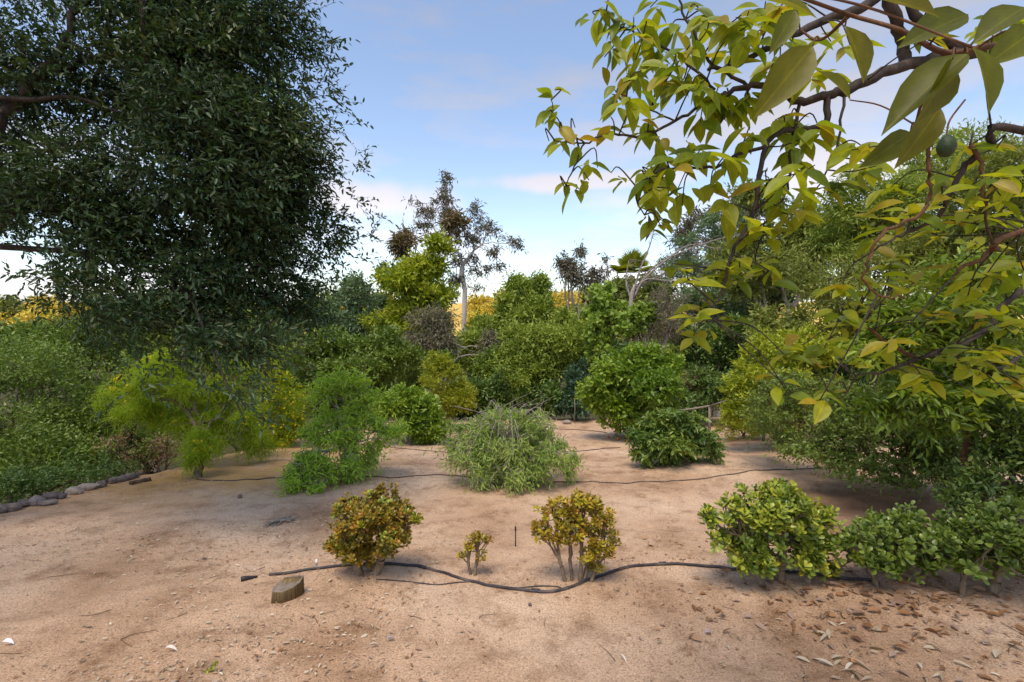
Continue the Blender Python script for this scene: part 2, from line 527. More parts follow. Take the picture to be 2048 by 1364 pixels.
def ground_mat():
    m, N, Lk, out = mat('ground_soil')
    geo = N.new('ShaderNodeNewGeometry')
    def noise(scale, detail=5, rough=0.6, vec=None):
        n = N.new('ShaderNodeTexNoise'); n.inputs['Scale'].default_value = scale
        n.inputs['Detail'].default_value = detail; n.inputs['Roughness'].default_value = rough
        Lk.new(vec or geo.outputs['Position'], n.inputs['Vector']); return n
    def ramp(src, stops):
        r = N.new('ShaderNodeValToRGB')
        while len(r.color_ramp.elements) < len(stops): r.color_ramp.elements.new(0.5)
        for e, (p, c) in zip(r.color_ramp.elements, stops):
            e.position = p; e.color = (*c, 1) if len(c) == 3 else c
        Lk.new(src, r.inputs[0]); return r
    def mix(a, b, fac, mode='MIX'):
        x = N.new('ShaderNodeMix'); x.data_type = 'RGBA'; x.blend_type = mode
        if isinstance(fac, float): x.inputs[0].default_value = fac
        else: Lk.new(fac, x.inputs[0])
        for s, v in ((6, a), (7, b)):
            if isinstance(v, tuple): x.inputs[s].default_value = (*v, 1)
            else: Lk.new(v, x.inputs[s])
        return x.outputs[2]
    big = noise(0.55, 4)
    base = ramp(big.outputs['Fac'], [(0.30, (0.345, 0.215, 0.130)), (0.50, (0.52, 0.362, 0.246)), (0.68, (0.62, 0.465, 0.34))]).outputs[0]
    mid = noise(3.2, 6, 0.7)
    base = mix(base, ramp(mid.outputs['Fac'], [(0.30, (0.50, 0.43, 0.36)), (0.50, (1, 1, 1)), (0.75, (1.14, 1.12, 1.10))]).outputs[0], 0.9, 'MULTIPLY')
    # sandy grain
    gr = noise(85, 3, 0.8)
    base = mix(base, ramp(gr.outputs['Fac'], [(0.32, (0.34, 0.28, 0.23)), (0.48, (0.98, 0.97, 0.96)), (0.70, (1.42, 1.41, 1.40))]).outputs[0], 0.85, 'MULTIPLY')
    vo = N.new('ShaderNodeTexVoronoi'); vo.inputs['Scale'].default_value = 46.0
    Lk.new(geo.outputs['Position'], vo.inputs['Vector'])
    sp = ramp(vo.outputs['Distance'], [(0.05, (1, 1, 1)), (0.20, (0, 0, 0))])
    pick = ramp(vo.outputs['Color'], [(0.62, (0, 0, 0)), (0.66, (1, 1, 1))])
    f = N.new('ShaderNodeMath'); f.operation = 'MULTIPLY'
    Lk.new(sp.outputs[0], f.inputs[0]); Lk.new(pick.outputs[0], f.inputs[1])
    base = mix(base, (0.20, 0.12, 0.075), f.outputs[0])
    # humus patches under plants on the left bank and beyond, where no bare sand lies
    sepx = N.new('ShaderNodeSeparateXYZ'); Lk.new(geo.outputs['Position'], sepx.inputs[0])
    def band(sock, a, b):
        r = N.new('ShaderNodeMapRange'); r.inputs[1].default_value = a; r.inputs[2].default_value = b; r.clamp = True
        Lk.new(sock, r.inputs[0]); return r.outputs[0]
    humus = ramp(noise(6.0, 6, 0.7).outputs['Fac'], [(0.35, (0.04, 0.036, 0.018)), (0.6, (0.085, 0.075, 0.032)), (0.75, (0.15, 0.115, 0.06))]).outputs[0]
    ex = N.new('ShaderNodeMath'); ex.operation = 'MULTIPLY_ADD'   # distance past the left edge
    ex.inputs[1].default_value = 0.16; ex.inputs[2].default_value = -6.85 - 0.35
    Lk.new(sepx.outputs['Y'], ex.inputs[0])
    dx = N.new('ShaderNodeMath'); dx.operation = 'SUBTRACT'
    Lk.new(ex.outputs[0], dx.inputs[0]); Lk.new(sepx.outputs['X'], dx.inputs[1])
    base = mix(base, humus, band(dx.outputs[0], 0.0, 0.5))
    base = mix(base, humus, band(sepx.outputs['Y'], 15.6, 17.5))
    # ochre petal and needle dust under the flowering tree on the left
    vd = N.new('ShaderNodeVectorMath'); vd.operation = 'DISTANCE'
    vd.inputs[1].default_value = (-4.6, 8.2, -1.0)
    Lk.new(geo.outputs['Position'], vd.inputs[0])
    och = N.new('ShaderNodeMapRange'); och.inputs[1].default_value = 3.0; och.inputs[2].default_value = 1.2
    Lk.new(vd.outputs['Value'], och.inputs[0])
    om = N.new('ShaderNodeMath'); om.operation = 'MULTIPLY'
    Lk.new(och.outputs[0], om.inputs[0]); Lk.new(ramp(noise(2.0, 5).outputs['Fac'], [(0.3, (0.15, 0.15, 0.15)), (0.65, (0.8, 0.8, 0.8))]).outputs[0], om.inputs[1])
    base = mix(base, (0.56, 0.33, 0.10), om.outputs[0])
    # darker red-brown soil, fading outward, round a spot on the right
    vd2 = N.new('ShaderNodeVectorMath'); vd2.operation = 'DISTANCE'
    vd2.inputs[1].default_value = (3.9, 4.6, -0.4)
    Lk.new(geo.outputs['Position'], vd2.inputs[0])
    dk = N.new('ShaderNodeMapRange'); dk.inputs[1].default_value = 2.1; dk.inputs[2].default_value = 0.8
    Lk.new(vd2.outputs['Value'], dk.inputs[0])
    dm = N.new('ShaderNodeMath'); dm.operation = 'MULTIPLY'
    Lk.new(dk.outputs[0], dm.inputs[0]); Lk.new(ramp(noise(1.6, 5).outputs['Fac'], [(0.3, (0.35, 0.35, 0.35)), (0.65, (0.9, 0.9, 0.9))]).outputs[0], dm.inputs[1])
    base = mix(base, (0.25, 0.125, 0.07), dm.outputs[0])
    # far hillside: golden low sunlight painted into the dry ground colour
    sun_tinted_grass = ramp(noise(0.09, 5).outputs['Fac'], [(0.35, (0.46, 0.30, 0.07)), (0.6, (0.62, 0.44, 0.12))]).outputs[0]
    base = mix(base, sun_tinted_grass, band(sepx.outputs['Y'], 92, 112))
    ridge = (0.16, 0.15, 0.17)
    base = mix(base, ridge, band(sepx.outputs['Y'], 500, 800))
    pb = N.new('ShaderNodeBsdfPrincipled')
    pb.inputs['Roughness'].default_value = 0.95; pb.inputs['Specular IOR Level'].default_value = 0.1
    Lk.new(base, pb.inputs['Base Color'])
    b1 = N.new('ShaderNodeBump'); b1.inputs['Strength'].default_value = 0.55; b1.inputs['Distance'].default_value = 0.05
    Lk.new(noise(5.0, 8, 0.7).outputs['Fac'], b1.inputs['Height'])
    b2 = N.new('ShaderNodeBump'); b2.inputs['Strength'].default_value = 0.7; b2.inputs['Distance'].default_value = 0.012
    Lk.new(gr.outputs['Fac'], b2.inputs['Height']); Lk.new(b1.outputs[0], b2.inputs['Normal'])
    Lk.new(b2.outputs[0], pb.inputs['Normal'])
    Lk.new(pb.outputs[0], out.inputs['Surface'])
    return m

M = {}
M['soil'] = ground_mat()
M['bark'] = noise_mat('bark', (0.10, 0.075, 0.055), (0.24, 0.19, 0.145), 14, 0.9, 0.5, (1, 1, 0.25))
M['dark_bark'] = noise_mat('dark_bark', (0.022, 0.018, 0.017), (0.085, 0.066, 0.055), 30, 0.85, 0.5, (1, 1, 0.4))
M['red_bark'] = noise_mat('red_bark', (0.055, 0.026, 0.014), (0.16, 0.08, 0.04), 26, 0.8, 0.4, (1, 1, 0.5))
M['pale_bark'] = noise_mat('pale_bark', (0.42, 0.36, 0.31), (0.68, 0.62, 0.56), 5, 0.8, 0.2, (1, 1, 0.3))
M['grey_twig'] = noise_mat('grey_twig', (0.26, 0.22, 0.20), (0.48, 0.42, 0.38), 12, 0.9, 0.2)
M['dead_wood'] = noise_mat('dead_wood', (0.20, 0.17, 0.15), (0.36, 0.31, 0.28), 12, 0.9, 0.2)
M['brown_twig'] = noise_mat('brown_twig', (0.06, 0.038, 0.024), (0.17, 0.11, 0.065), 12, 0.9, 0.2)
M['jade_stem'] = noise_mat('jade_stem', (0.12, 0.085, 0.05), (0.28, 0.215, 0.15), 26, 0.8, 0.4, (1, 1, 0.6))

# ------------------------------------------------------------------ ground sheet
def axis_coords(lo, hi, step, outer_lo, outer_hi):
    c = list(np.arange(lo, hi + 1e-6, step))
    s = step; v = hi
    while v < outer_hi:
        s *= 1.22; v += s; c.append(v)
    s = step; v = lo
    while v > outer_lo:
        s *= 1.22; v -= s; c.insert(0, v)
    return np.array(c)

def build_ground():
    xs = axis_coords(-7.5, 7.0, 0.07, -3000, 3000)
    ys = axis_coords(1.6, 16.0, 0.06, -600, 4000)
    # a denser far field so the hills keep their shape
    ys = np.unique(np.round(np.concatenate([ys[ys < 30], np.arange(30, 300, 4.0), ys[ys > 300]]), 4))
    xs = np.unique(np.round(np.concatenate([xs[(xs > -30) & (xs < 30)], np.arange(-300, -30, 6.0), np.arange(30, 300, 6.0), xs[np.abs(xs) > 300]]), 4))
    X, Y = np.meshgrid(xs, ys)
    Z = ground(X, Y)
    nx, ny = len(xs), len(ys)
    V = np.stack([X, Y, Z], -1).reshape(-1, 3)
    i = np.arange(nx * ny).reshape(ny, nx)
    q = np.stack([i[:-1, :-1], i[:-1, 1:], i[1:, 1:], i[1:, :-1]], -1).reshape(-1)
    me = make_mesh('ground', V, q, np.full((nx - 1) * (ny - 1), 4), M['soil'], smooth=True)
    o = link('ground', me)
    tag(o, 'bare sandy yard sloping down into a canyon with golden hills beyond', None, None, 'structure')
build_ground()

# ------------------------------------------------------------------ plants: generic crown on a branching skeleton
def split_lobes(rng, lobes, n, core=0.35):
    """break big ellipsoids into several uneven ones so that the outline and the shading clump"""
    out = []
    for lb in lobes:
        c, r, w = lb[:3]; u = lb[3] if len(lb) > 3 else None
        out.append((c, r * 0.62, w * core, u))
        for k in range(n):
            d = unit(rng, 1)[0]
            d[2] = d[2] * 0.9 + 0.08
            s = rng.uniform(0.22, 0.50)
            out.append((c + d * r * rng.uniform(0.48, 0.92), r * s * np.array([1, 1, rng.uniform(0.7, 1.0)]), w * s * s * 2.2, u))
    return out

def plant(name, label, cat, lobes, D, leafmat, barkmat, n_leaves, leaf_len, leaf_w=0.45, T=T_DIA, twig=0.25, m=7, seed=1,
          base=None, droop=0.1, hang=0.0, outward=0.9, upward=0.35, n_tips=60, r_tip=0.006, fork=None, parts=0, nsplit=7,
          group=None, ang=1.0, depth_f=1.0, shell=0.45, flat=0.6, crown_name='crown', stems=False, trunks=1, power=0.5, leaf_name='leaf', core=0.35, spread=0.45):
    rng = np.random.default_rng(seed)
    W = []
    for lb in lobes:
        px, py, a, b = lb[:4]
        d = lb[4] if len(lb) > 4 and lb[4] else D
        w = lb[5] if len(lb) > 5 else 1.0
        s = d / F
        W.append((P(px, py, d), np.array([a * s, depth_f * 0.5 * (a + min(a, b)) * s, b * s]), w * a * b, lb[6] if len(lb) > 6 else upward))
    if base is None:
        c = sum(w[0] * w[2] for w in W) / sum(w[2] for w in W)
        base = gp(c[0], c[1])
    base = np.asarray(base, float)
    small = split_lobes(rng, W, nsplit, core) if nsplit else W
    wt = np.array([s[2] for s in small]); wt = wt / wt.sum()
    nt = max(4, n_leaves // m)
    k = rng.choice(len(small), nt, p=wt)
    C = np.array([s[0] for s in small])[k]; Rr = np.array([s[1] for s in small])[k]
    d = unit(rng, nt)
    rad = rng.uniform(shell, 1.0, nt) ** 0.6
    S = C + d * Rr * rad[:, None]
    tone = np.array([rng.uniform(0, 1) for _ in small])[k]
    clump = np.clip(tone * 0.6 + rng.uniform(0, 0.4, nt), 0, 1)
    ups = np.array([s[3] for s in small])[k]
    Dr = d * outward + np.array([0, 0, 1.0]) * ups[:, None] + rng.normal(size=(nt, 3)) * spread
    Dr /= np.linalg.norm(Dr, axis=1)[:, None]
    S = S - Dr * twig * 0.5
    lv = twigs(rng, S, Dr, twig, m, leaf_len, leaf_w, droop, ang, hang, flat, clump)
    keep = lv[0][:, 2] > ground(lv[0][:, 0], lv[0][:, 1]) + 0.03
    lv = tuple(x[keep] for x in lv)
    root = empty(name, base, label, cat, group)
    # skeleton towards a sample of the twigs
    tb = Tubes()
    ti = rng.choice(nt, min(n_tips, nt), replace=False)
    tips = S[ti]
    gzs = ground(tips[:, 0], tips[:, 1])
    tips = tips[tips[:, 2] > gzs + 0.05]
    if trunks == 1:
        skeleton(tb, base, tips, r_tip, rng, fork=None if fork is None else np.asarray(fork), power=power)
    else:
        grp = np.array_split(tips[np.argsort(tips[:, 0])], trunks)
        for q, g in enumerate(grp):
            b2 = base + np.array([(q - (trunks - 1) / 2) * 0.12, rng.uniform(-0.08, 0.08), -0.02])
            skeleton(tb, b2, g, r_tip, rng, power=power)
    tb.build('trunk', barkmat, root, base)
    if stems:
        nS = len(S)
        Wd = np.full(nS, 0.0045)
        leaf_mesh('twig', T_NEEDLE, S, Dr + np.array([0, 0, -droop]), rng.normal(size=(nS, 3)), np.full(nS, twig), Wd, barkmat, np.zeros(nS), root, base)
    if parts:
        a, b = largest(lv[0], lv[3], parts)
        leaf_parts(leaf_name, T, *(x[a] for x in lv[:5]), leafmat, root, base)
        lv = tuple(x[b] for x in lv)
    leaf_mesh(crown_name, T, *lv[:5], leafmat, lv[5], root, base)
    return root, base, [x[:3] for x in small], rng

# leaf colours (the leaves' own reflectance, save golden with sunlight painted in)
LM = {}
LM['dark_oak'] = leaf_mat('leaf_dark_oak', [(0.022, 0.036, 0.014), (0.040, 0.062, 0.022), (0.035, 0.058, 0.030), (0.075, 0.095, 0.030), (0.10, 0.070, 0.030)], 0.42, 0.42, 0.22, gain=(0.95, 1.3, 1.0))
LM['avocado'] = leaf_mat('leaf_avocado', [(0.13, 0.185, 0.018), (0.19, 0.25, 0.020), (0.26, 0.31, 0.022), (0.32, 0.35, 0.022), (0.36, 0.38, 0.025), (0.37, 0.39, 0.025), (0.33, 0.37, 0.025), (0.38, 0.38, 0.025), (0.40, 0.37, 0.03), (0.42, 0.27, 0.03)], 0.42, 0.4, 0.55, (1.3, 1.2, 0.5), veins=True, gain=(0.88, 1.0, 1.0))
LM['avocado_near'] = leaf_mat('leaf_avocado_near', [(0.10, 0.125, 0.012), (0.15, 0.175, 0.014), (0.20, 0.18, 0.014)], 0.45, 0.35, 0.55, (1.3, 1.2, 0.5), veins=True)
LM['citrus'] = leaf_mat('leaf_citrus', [(0.050, 0.095, 0.022), (0.085, 0.145, 0.026), (0.14, 0.20, 0.030), (0.22, 0.27, 0.035)], 0.42, 0.45, 0.30, gain=(1.6, 1.65, 0.9))
LM['citrus_dark'] = leaf_mat('leaf_citrus_dark', [(0.040, 0.080, 0.030), (0.060, 0.120, 0.035), (0.10, 0.16, 0.035), (0.20, 0.26, 0.05)], 0.38, 0.5, 0.25, gain=(1.6, 1.45, 1.0))
LM['lime'] = leaf_mat('leaf_lime', [(0.16, 0.21, 0.022), (0.24, 0.28, 0.026), (0.32, 0.33, 0.03)], 0.5, 0.35, 0.4, gain=(1.25, 1.2, 1.0))
LM['young'] = leaf_mat('leaf_young', [(0.085, 0.16, 0.045), (0.13, 0.23, 0.05), (0.20, 0.31, 0.05), (0.11, 0.19, 0.07)], 0.5, 0.35, 0.35, gain=(2.3, 2.1, 1.2))
LM['willow'] = leaf_mat('leaf_willow', [(0.10, 0.17, 0.060), (0.16, 0.24, 0.075), (0.24, 0.31, 0.10), (0.20, 0.22, 0.15)], 0.5, 0.35, 0.35, gain=(1.6, 1.6, 1.1))
LM['yellow'] = leaf_mat('leaf_yellow', [(0.15, 0.20, 0.020), (0.22, 0.255, 0.02), (0.17, 0.22, 0.025), (0.30, 0.29, 0.018)], 0.6, 0.2, 0.4, gain=(1.55, 1.75, 1.2))
LM['petal'] = leaf_mat('petal_yellow', [(0.75, 0.55, 0.02), (0.85, 0.66, 0.03)], 0.6, 0.2, 0.35, (1.1, 1.0, 0.6))
LM['hedge'] = leaf_mat('leaf_hedge', [(0.050, 0.085, 0.022), (0.075, 0.12, 0.028), (0.11, 0.165, 0.035), (0.10, 0.15, 0.05)], 0.45, 0.45, 0.25, gain=(1.6, 1.55, 0.95))
LM['olive'] = leaf_mat('leaf_olive', [(0.075, 0.085, 0.030), (0.11, 0.125, 0.040), (0.16, 0.17, 0.05), (0.15, 0.12, 0.06)], 0.55, 0.3, 0.28, gain=(1.5, 1.65, 1.1))
LM['blue'] = leaf_mat('leaf_blue', [(0.065, 0.095, 0.060), (0.095, 0.135, 0.085), (0.14, 0.18, 0.11)], 0.5, 0.4, 0.25, gain=(1.7,1.8,1.4))
LM['deep'] = leaf_mat('leaf_deep', [(0.030, 0.060, 0.022), (0.050, 0.090, 0.030), (0.080, 0.130, 0.036)], 0.45, 0.4, 0.22, gain=(2.0, 1.9, 1.2))
LM['teal'] = leaf_mat('leaf_teal', [(0.025, 0.060, 0.050), (0.035, 0.080, 0.060), (0.06, 0.11, 0.06)], 0.5, 0.4, 0.2, gain=(1.6, 1.45, 1.0))
LM['mid'] = leaf_mat('leaf_mid', [(0.080, 0.120, 0.032), (0.12, 0.17, 0.042), (0.17, 0.22, 0.05), (0.10, 0.14, 0.06)], 0.5, 0.35, 0.28, gain=(1.7,1.65,1.0))
LM['bright'] = leaf_mat('leaf_bright', [(0.10, 0.15, 0.016), (0.17, 0.22, 0.02), (0.26, 0.29, 0.03), (0.08, 0.12, 0.02)], 0.5, 0.35, 0.35, gain=(1.55,1.5,1.0))
LM['vine'] = leaf_mat('leaf_vine', [(0.14, 0.23, 0.04), (0.20, 0.31, 0.05), (0.27, 0.37, 0.07)], 0.5, 0.35, 0.35, gain=(1.15, 1.1, 1.0))
LM['grey'] = leaf_mat('leaf_grey', [(0.17, 0.16, 0.11), (0.24, 0.21, 0.15), (0.20, 0.20, 0.13), (0.12, 0.13, 0.08)], 0.7, 0.2, 0.25)
LM['gum'] = leaf_mat('leaf_gum', [(0.085, 0.075, 0.070), (0.13, 0.12, 0.095), (0.12, 0.13, 0.08), (0.20, 0.13, 0.10)], 0.55, 0.3, 0.25, gain=(1.3, 1.2, 1.2))
LM['gum_brown'] = leaf_mat('leaf_gum_brown', [(0.20, 0.11, 0.06), (0.17, 0.13, 0.06), (0.13, 0.12, 0.05)], 0.6, 0.3, 0.25)
LM['golden'] = leaf_mat('leaf_sun_tinted_gold', [(0.52, 0.42, 0.05), (0.68, 0.56, 0.08), (0.44, 0.37, 0.07), (0.68, 0.48, 0.12)], 0.7, 0.2, 0.25)  # low sunlight painted into these hillside leaf colours
LM['jade_red'] = leaf_mat('leaf_jade_red', [(0.12, 0.115, 0.016), (0.20, 0.165, 0.016), (0.30, 0.19, 0.016), (0.42, 0.15, 0.018)], 0.4, 0.4, 0.15)
LM['jade_gold'] = leaf_mat('leaf_jade_gold', [(0.27, 0.25, 0.020), (0.37, 0.32, 0.022), (0.48, 0.34, 0.025), (0.54, 0.22, 0.025)], 0.4, 0.4, 0.15)
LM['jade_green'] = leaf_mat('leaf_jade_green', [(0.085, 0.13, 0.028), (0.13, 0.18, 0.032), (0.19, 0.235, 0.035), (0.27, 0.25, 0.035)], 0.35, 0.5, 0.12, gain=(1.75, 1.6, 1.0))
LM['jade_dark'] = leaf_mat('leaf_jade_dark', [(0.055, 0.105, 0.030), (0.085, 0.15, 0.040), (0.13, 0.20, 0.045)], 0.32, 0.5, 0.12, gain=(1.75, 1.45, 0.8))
LM['dry'] = leaf_mat('leaf_dry_pale', [(0.44, 0.36, 0.26), (0.58, 0.50, 0.39), (0.34, 0.24, 0.15), (0.64, 0.58, 0.48)], 0.8, 0.2, 0.15)
LM['brown'] = leaf_mat('leaf_dry_brown', [(0.16, 0.075, 0.035), (0.30, 0.15, 0.065), (0.40, 0.24, 0.14), (0.36, 0.26, 0.22), (0.22, 0.12, 0.06)], 0.7, 0.3, 0.15)
LM['bigleaf'] = leaf_mat('leaf_bigleaf', [(0.055, 0.110, 0.020), (0.090, 0.165, 0.024), (0.15, 0.23, 0.028), (0.20, 0.28, 0.03)], 0.38, 0.5, 0.35, veins=False, gain=(1.6, 1.45, 1.0))

# ---------------- far golden hills: separate trees with low sunlight painted into the leaf colour
def golden_tree(seed):
    rng = np.random.default_rng(seed)
    n = 1500
    d = unit(rng, n); r = rng.uniform(0.45, 1.0, n)[:, None]
    Pn = d * r * np.array([3.6, 3.6, 3.0]) * (1 + 0.25 * np.sin(d * 5 + seed))
    Pn[:, 2] += 3.4
    Pn = Pn[Pn[:, 2] > 0.1]; n = len(Pn)
    X = rng.normal(size=(n, 3)); Z = rng.normal(size=(n, 3)) + np.array([0, 0, 0.8])
    L = rng.uniform(0.6, 1.1, n)
    tv = T_DIA
    Xa, Ya, Za = axes(X, Z)
    V = (Pn[:, None] + Xa[:, None] * (tv[0][None, :, 0:1] * L[:, None, None]) + Ya[:, None] * (tv[0][None, :, 1:2] * 0.6 * L[:, None, None]))
    idx = (np.arange(n) * tv[3])[:, None] + tv[1][None]
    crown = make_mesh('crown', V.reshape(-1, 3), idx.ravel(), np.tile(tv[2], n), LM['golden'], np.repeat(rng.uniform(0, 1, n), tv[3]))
    tb = Tubes(); skeleton(tb, np.zeros(3), Pn[rng.choice(n, 14)], 0.05, rng, fork=np.array([0, 0, 1.2]))
    V = np.concatenate(tb.V)
    trunk = make_mesh('trunk', V, np.concatenate([np.array(f) for f in tb.Fc]), np.array([len(f) for f in tb.Fc]), M['bark'])
    return trunk, crown
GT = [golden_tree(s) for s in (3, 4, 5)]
DARK = []
for _t, _c in GT:
    _d = _c.copy(); _d.materials[0] = LM['olive']; DARK.append(_d)
rngG = np.random.default_rng(77)
golden_px = [(20, 120, 1.0), (75, 135, 1.3), (-30, 140, 1.1), (130, 125, .9), (60, 112, .8), (560, 130, 1), (720, 140, 1.1), (745, 125, .9), (790, 150, 1.2), (950, 135, 1.0),
             (985, 150, 1.2), (1020, 128, .9), (1075, 140, 1.0), (1110, 132, 1.15), (1140, 122, 1.0), (1165, 140, 1.3), (1190, 128, 1.3), (1215, 120, 1.2),
             (1250, 145, 1.1), (1330, 140, 1.4), (1370, 128, 1.2), (1410, 145, 1.5), (1440, 132, 1.2), (1480, 150, 1.2), (330, 140, 1.2), (420, 130, 1.0), (0, 100, .9), (40, 95, .8), (100, 105, .9), (1130, 160, 1.5), (1085, 165, 1.5), (1180, 165, 1.5), (960, 165, 1.4), (1010, 170, 1.5), (1060, 110, .8), (1155, 105, .9), (1205, 108, .9), (700, 160, 1.4), (760, 165, 1.4), (20, 150, 1.4), (90, 155, 1.5), (150, 150, 1.5), (-50, 160, 1.5)]
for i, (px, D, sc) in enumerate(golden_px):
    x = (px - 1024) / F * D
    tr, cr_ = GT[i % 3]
    r = empty('hillside_tree', gp(x, D, -0.2), 'small tree on the far hillside, golden sunlight painted into its leaves', 'tree', 'golden trees on the far hillside')
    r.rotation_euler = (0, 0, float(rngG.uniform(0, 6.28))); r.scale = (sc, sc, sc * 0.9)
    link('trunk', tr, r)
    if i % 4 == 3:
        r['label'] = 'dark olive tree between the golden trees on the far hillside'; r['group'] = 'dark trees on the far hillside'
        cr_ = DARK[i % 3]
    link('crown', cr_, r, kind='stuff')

# ---------------- trees and shrubs beyond the yard
def auto(px, py, a, b, **k):
    return [(px, py, a, b)]

plant('loose_tree', 'loose blue-green tree right of the big dark overhanging tree', 'tree', [(690, 625, 62, 62), (700, 580, 34, 32), (750, 600, 28, 26), (660, 690, 70, 50)], 22, LM['blue'], M['bark'], 13000, 0.22, 0.4, seed=11, n_tips=60, r_tip=0.015, twig=0.6)
plant('broad_bush', 'wide dark green bush with brighter top, behind the pale green young tree', 'bush', [(720, 735, 115, 52), (640, 720, 70, 60), (780, 700, 60, 40)], 15.5, LM['hedge'], M['bark'], 28000, 0.13, 0.45, seed=12, n_tips=60, r_tip=0.01, twig=0.4)
plant('ash_tree', 'bright green layered tree left of the pale-trunked gum tree', 'tree',
      [(830, 590, 70, 45), (855, 535, 55, 40), (810, 640, 75, 40), (870, 495, 30, 22), (790, 560, 35, 25), (850, 660, 60, 40)], 21, LM['bright'], M['bark'], 21000, 0.22, 0.42, seed=13, n_tips=90, r_tip=0.014, twig=0.55, shell=0.55)
plant('twiggy_bush', 'grey half-dead twiggy bush in front of the pale gum trunk', 'bush', [(870, 655, 48, 45), (850, 690, 50, 40), (980, 690, 30, 40)], 18.5, LM['grey'], M['grey_twig'], 6500, 0.22, 0.16, seed=14, n_tips=140, r_tip=0.007, twig=0.6, hang=0.6, droop=0.3)
plant('thicket_tree', 'rounded grey-green tree right of the pale gum trunk', 'tree', [(1050, 610, 62, 50), (1040, 650, 75, 50), (960, 690, 70, 60), (1030, 570, 25, 18), (1085, 565, 18, 15)], 20, LM['mid'], M['bark'], 26000, 0.18, 0.42, seed=15, n_tips=90, r_tip=0.012, twig=0.5)
plant('dense_tree', 'broad dull green tree behind the weeping young tree', 'tree', [(1070, 705, 100, 70), (1010, 740, 70, 60), (1120, 690, 50, 60)], 16.5, LM['mid'], M['bark'], 30000, 0.135, 0.42, seed=16, n_tips=80, r_tip=0.01, twig=0.45)
plant('dark_thicket', 'dark thicket at the far end of the bare yard', 'bush', [(1080, 795, 75, 48), (1000, 785, 60, 50), (930, 790, 60, 50)], 16.0, LM['deep'], M['bark'], 15000, 0.16, 0.42, seed=17, n_tips=60, r_tip=0.009, twig=0.4)
plant('teal_bush', 'dark blue-green bush beside the tall rounded citrus tree', 'bush', [(1155, 775, 32, 62), (1150, 800, 42, 40)], 15.3, LM['teal'], M['bark'], 6000, 0.14, 0.4, seed=18, n_tips=40, r_tip=0.008, twig=0.35)

gum = P(935, 700, 26); gum[2] = gz(gum[0], gum[1])
plant('gum_tree', 'tall gum tree with pale bare trunk and sparse purplish crown', 'tree',
      [(890, 365, 14, 22), (885, 400, 26, 18), (850, 420, 28, 14), (832, 402, 14, 8), (905, 430, 30, 18), (955, 425, 20, 20), (975, 455, 24, 18), (935, 470, 30, 20), (900, 470, 24, 18), (985, 500, 26, 18), (1022, 478, 22, 9), (1035, 490, 8, 10),
       (930, 515, 34, 18), (960, 540, 24, 14), (910, 560, 18, 14), (965, 575, 24, 7), (800, 490, 22, 14), (870, 520, 22, 12), (1000, 530, 16, 10), (845, 450, 20, 12)], 26, LM['gum'], M['pale_bark'], 6200, 0.23, 0.26, seed=19,
      base=gum, fork=P(930, 580, 26), n_tips=170, r_tip=0.0105, twig=0.7, hang=0.35, droop=0.3, nsplit=5, shell=0.2, upward=0.1, stems=False)
plant('rusty_gum_tree', 'small brownish gum crown left of the tall pale gum', 'tree', [(815, 475, 32, 28), (800, 505, 20, 14), (905, 450, 28, 22)], 25, LM['gum_brown'], M['pale_bark'], 2200, 0.30, 0.28, seed=20, n_tips=30, r_tip=0.015, twig=0.6, hang=0.5, nsplit=4)
plant('slender_gum_tree', 'slender thin gum tree standing before the golden hill', 'tree', [(1150, 545, 36, 38), (1160, 500, 16, 16), (1130, 520, 18, 22), (1175, 560, 25, 25)], 30, LM['gum'], M['grey_twig'], 2600, 0.30, 0.26, seed=21, n_tips=70, r_tip=0.012, twig=0.7, hang=0.5, nsplit=4, shell=0.2, upward=0.1)
plant('sparse_gum_tree', 'thin wispy gum tree just left of the palm', 'tree', [(1208, 520, 10, 14), (1205, 555, 14, 22), (1195, 590, 14, 20)], 30, LM['gum'], M['grey_twig'], 500, 0.28, 0.26, seed=22, n_tips=24, r_tip=0.012, twig=0.6, hang=0.5, nsplit=3)
plant('distant_gum_tree', 'tall grey gum crowns high behind the dead branches', 'tree', [(1400, 500, 60, 50), (1470, 420, 50, 45), (1390, 440, 35, 25), (1440, 540, 80, 50), (1500, 470, 50, 60)], 30, LM['gum'], M['grey_twig'], 7000, 0.34, 0.28, seed=23, n_tips=110, r_tip=0.014, twig=0.8, hang=0.4, nsplit=5, shell=0.2)
plant('grey_thicket', 'grey-brown leafy thicket below the hanging avocado leaves', 'tree', [(1500, 580, 90, 70), (1430, 620, 80, 50), (1560, 540, 70, 60), (1590, 480, 40, 50)], 20, LM['blue'], M['grey_twig'], 19000, 0.22, 0.36, seed=24, n_tips=160, r_tip=0.01, twig=0.5)
plant('shady_bush', 'dark shady bush between rounded citrus and right-hand trees', 'bush', [(1430, 690, 80, 60), (1400, 750, 60, 50), (1370, 660, 40, 40), (1470, 740, 50, 50)], 15.8, LM['deep'], M['bark'], 13000, 0.15, 0.4, seed=25, n_tips=80, r_tip=0.009, twig=0.4)
plant('understory_bush', 'low dull bush with rusty leaves behind the wooden rail', 'bush', [(1395, 775, 45, 40), (1440, 790, 60, 35)], 14.2, LM['gum_brown'], M['brown_twig'], 3000, 0.11, 0.4, seed=26, n_tips=60, r_tip=0.006, twig=0.3)
plant('feathery_tree', 'tall feathery green tree against the cloud, upper right', 'tree', [(1740, 420, 85, 75), (1700, 370, 50, 35), (1800, 400, 80, 80), (1690, 480, 60, 60), (1830, 500, 90, 80)], 12.5, LM['mid'], M['dark_bark'], 21000, 0.15, 0.22, seed=27, n_tips=160, r_tip=0.009, twig=0.45, hang=0.35, droop=0.25)
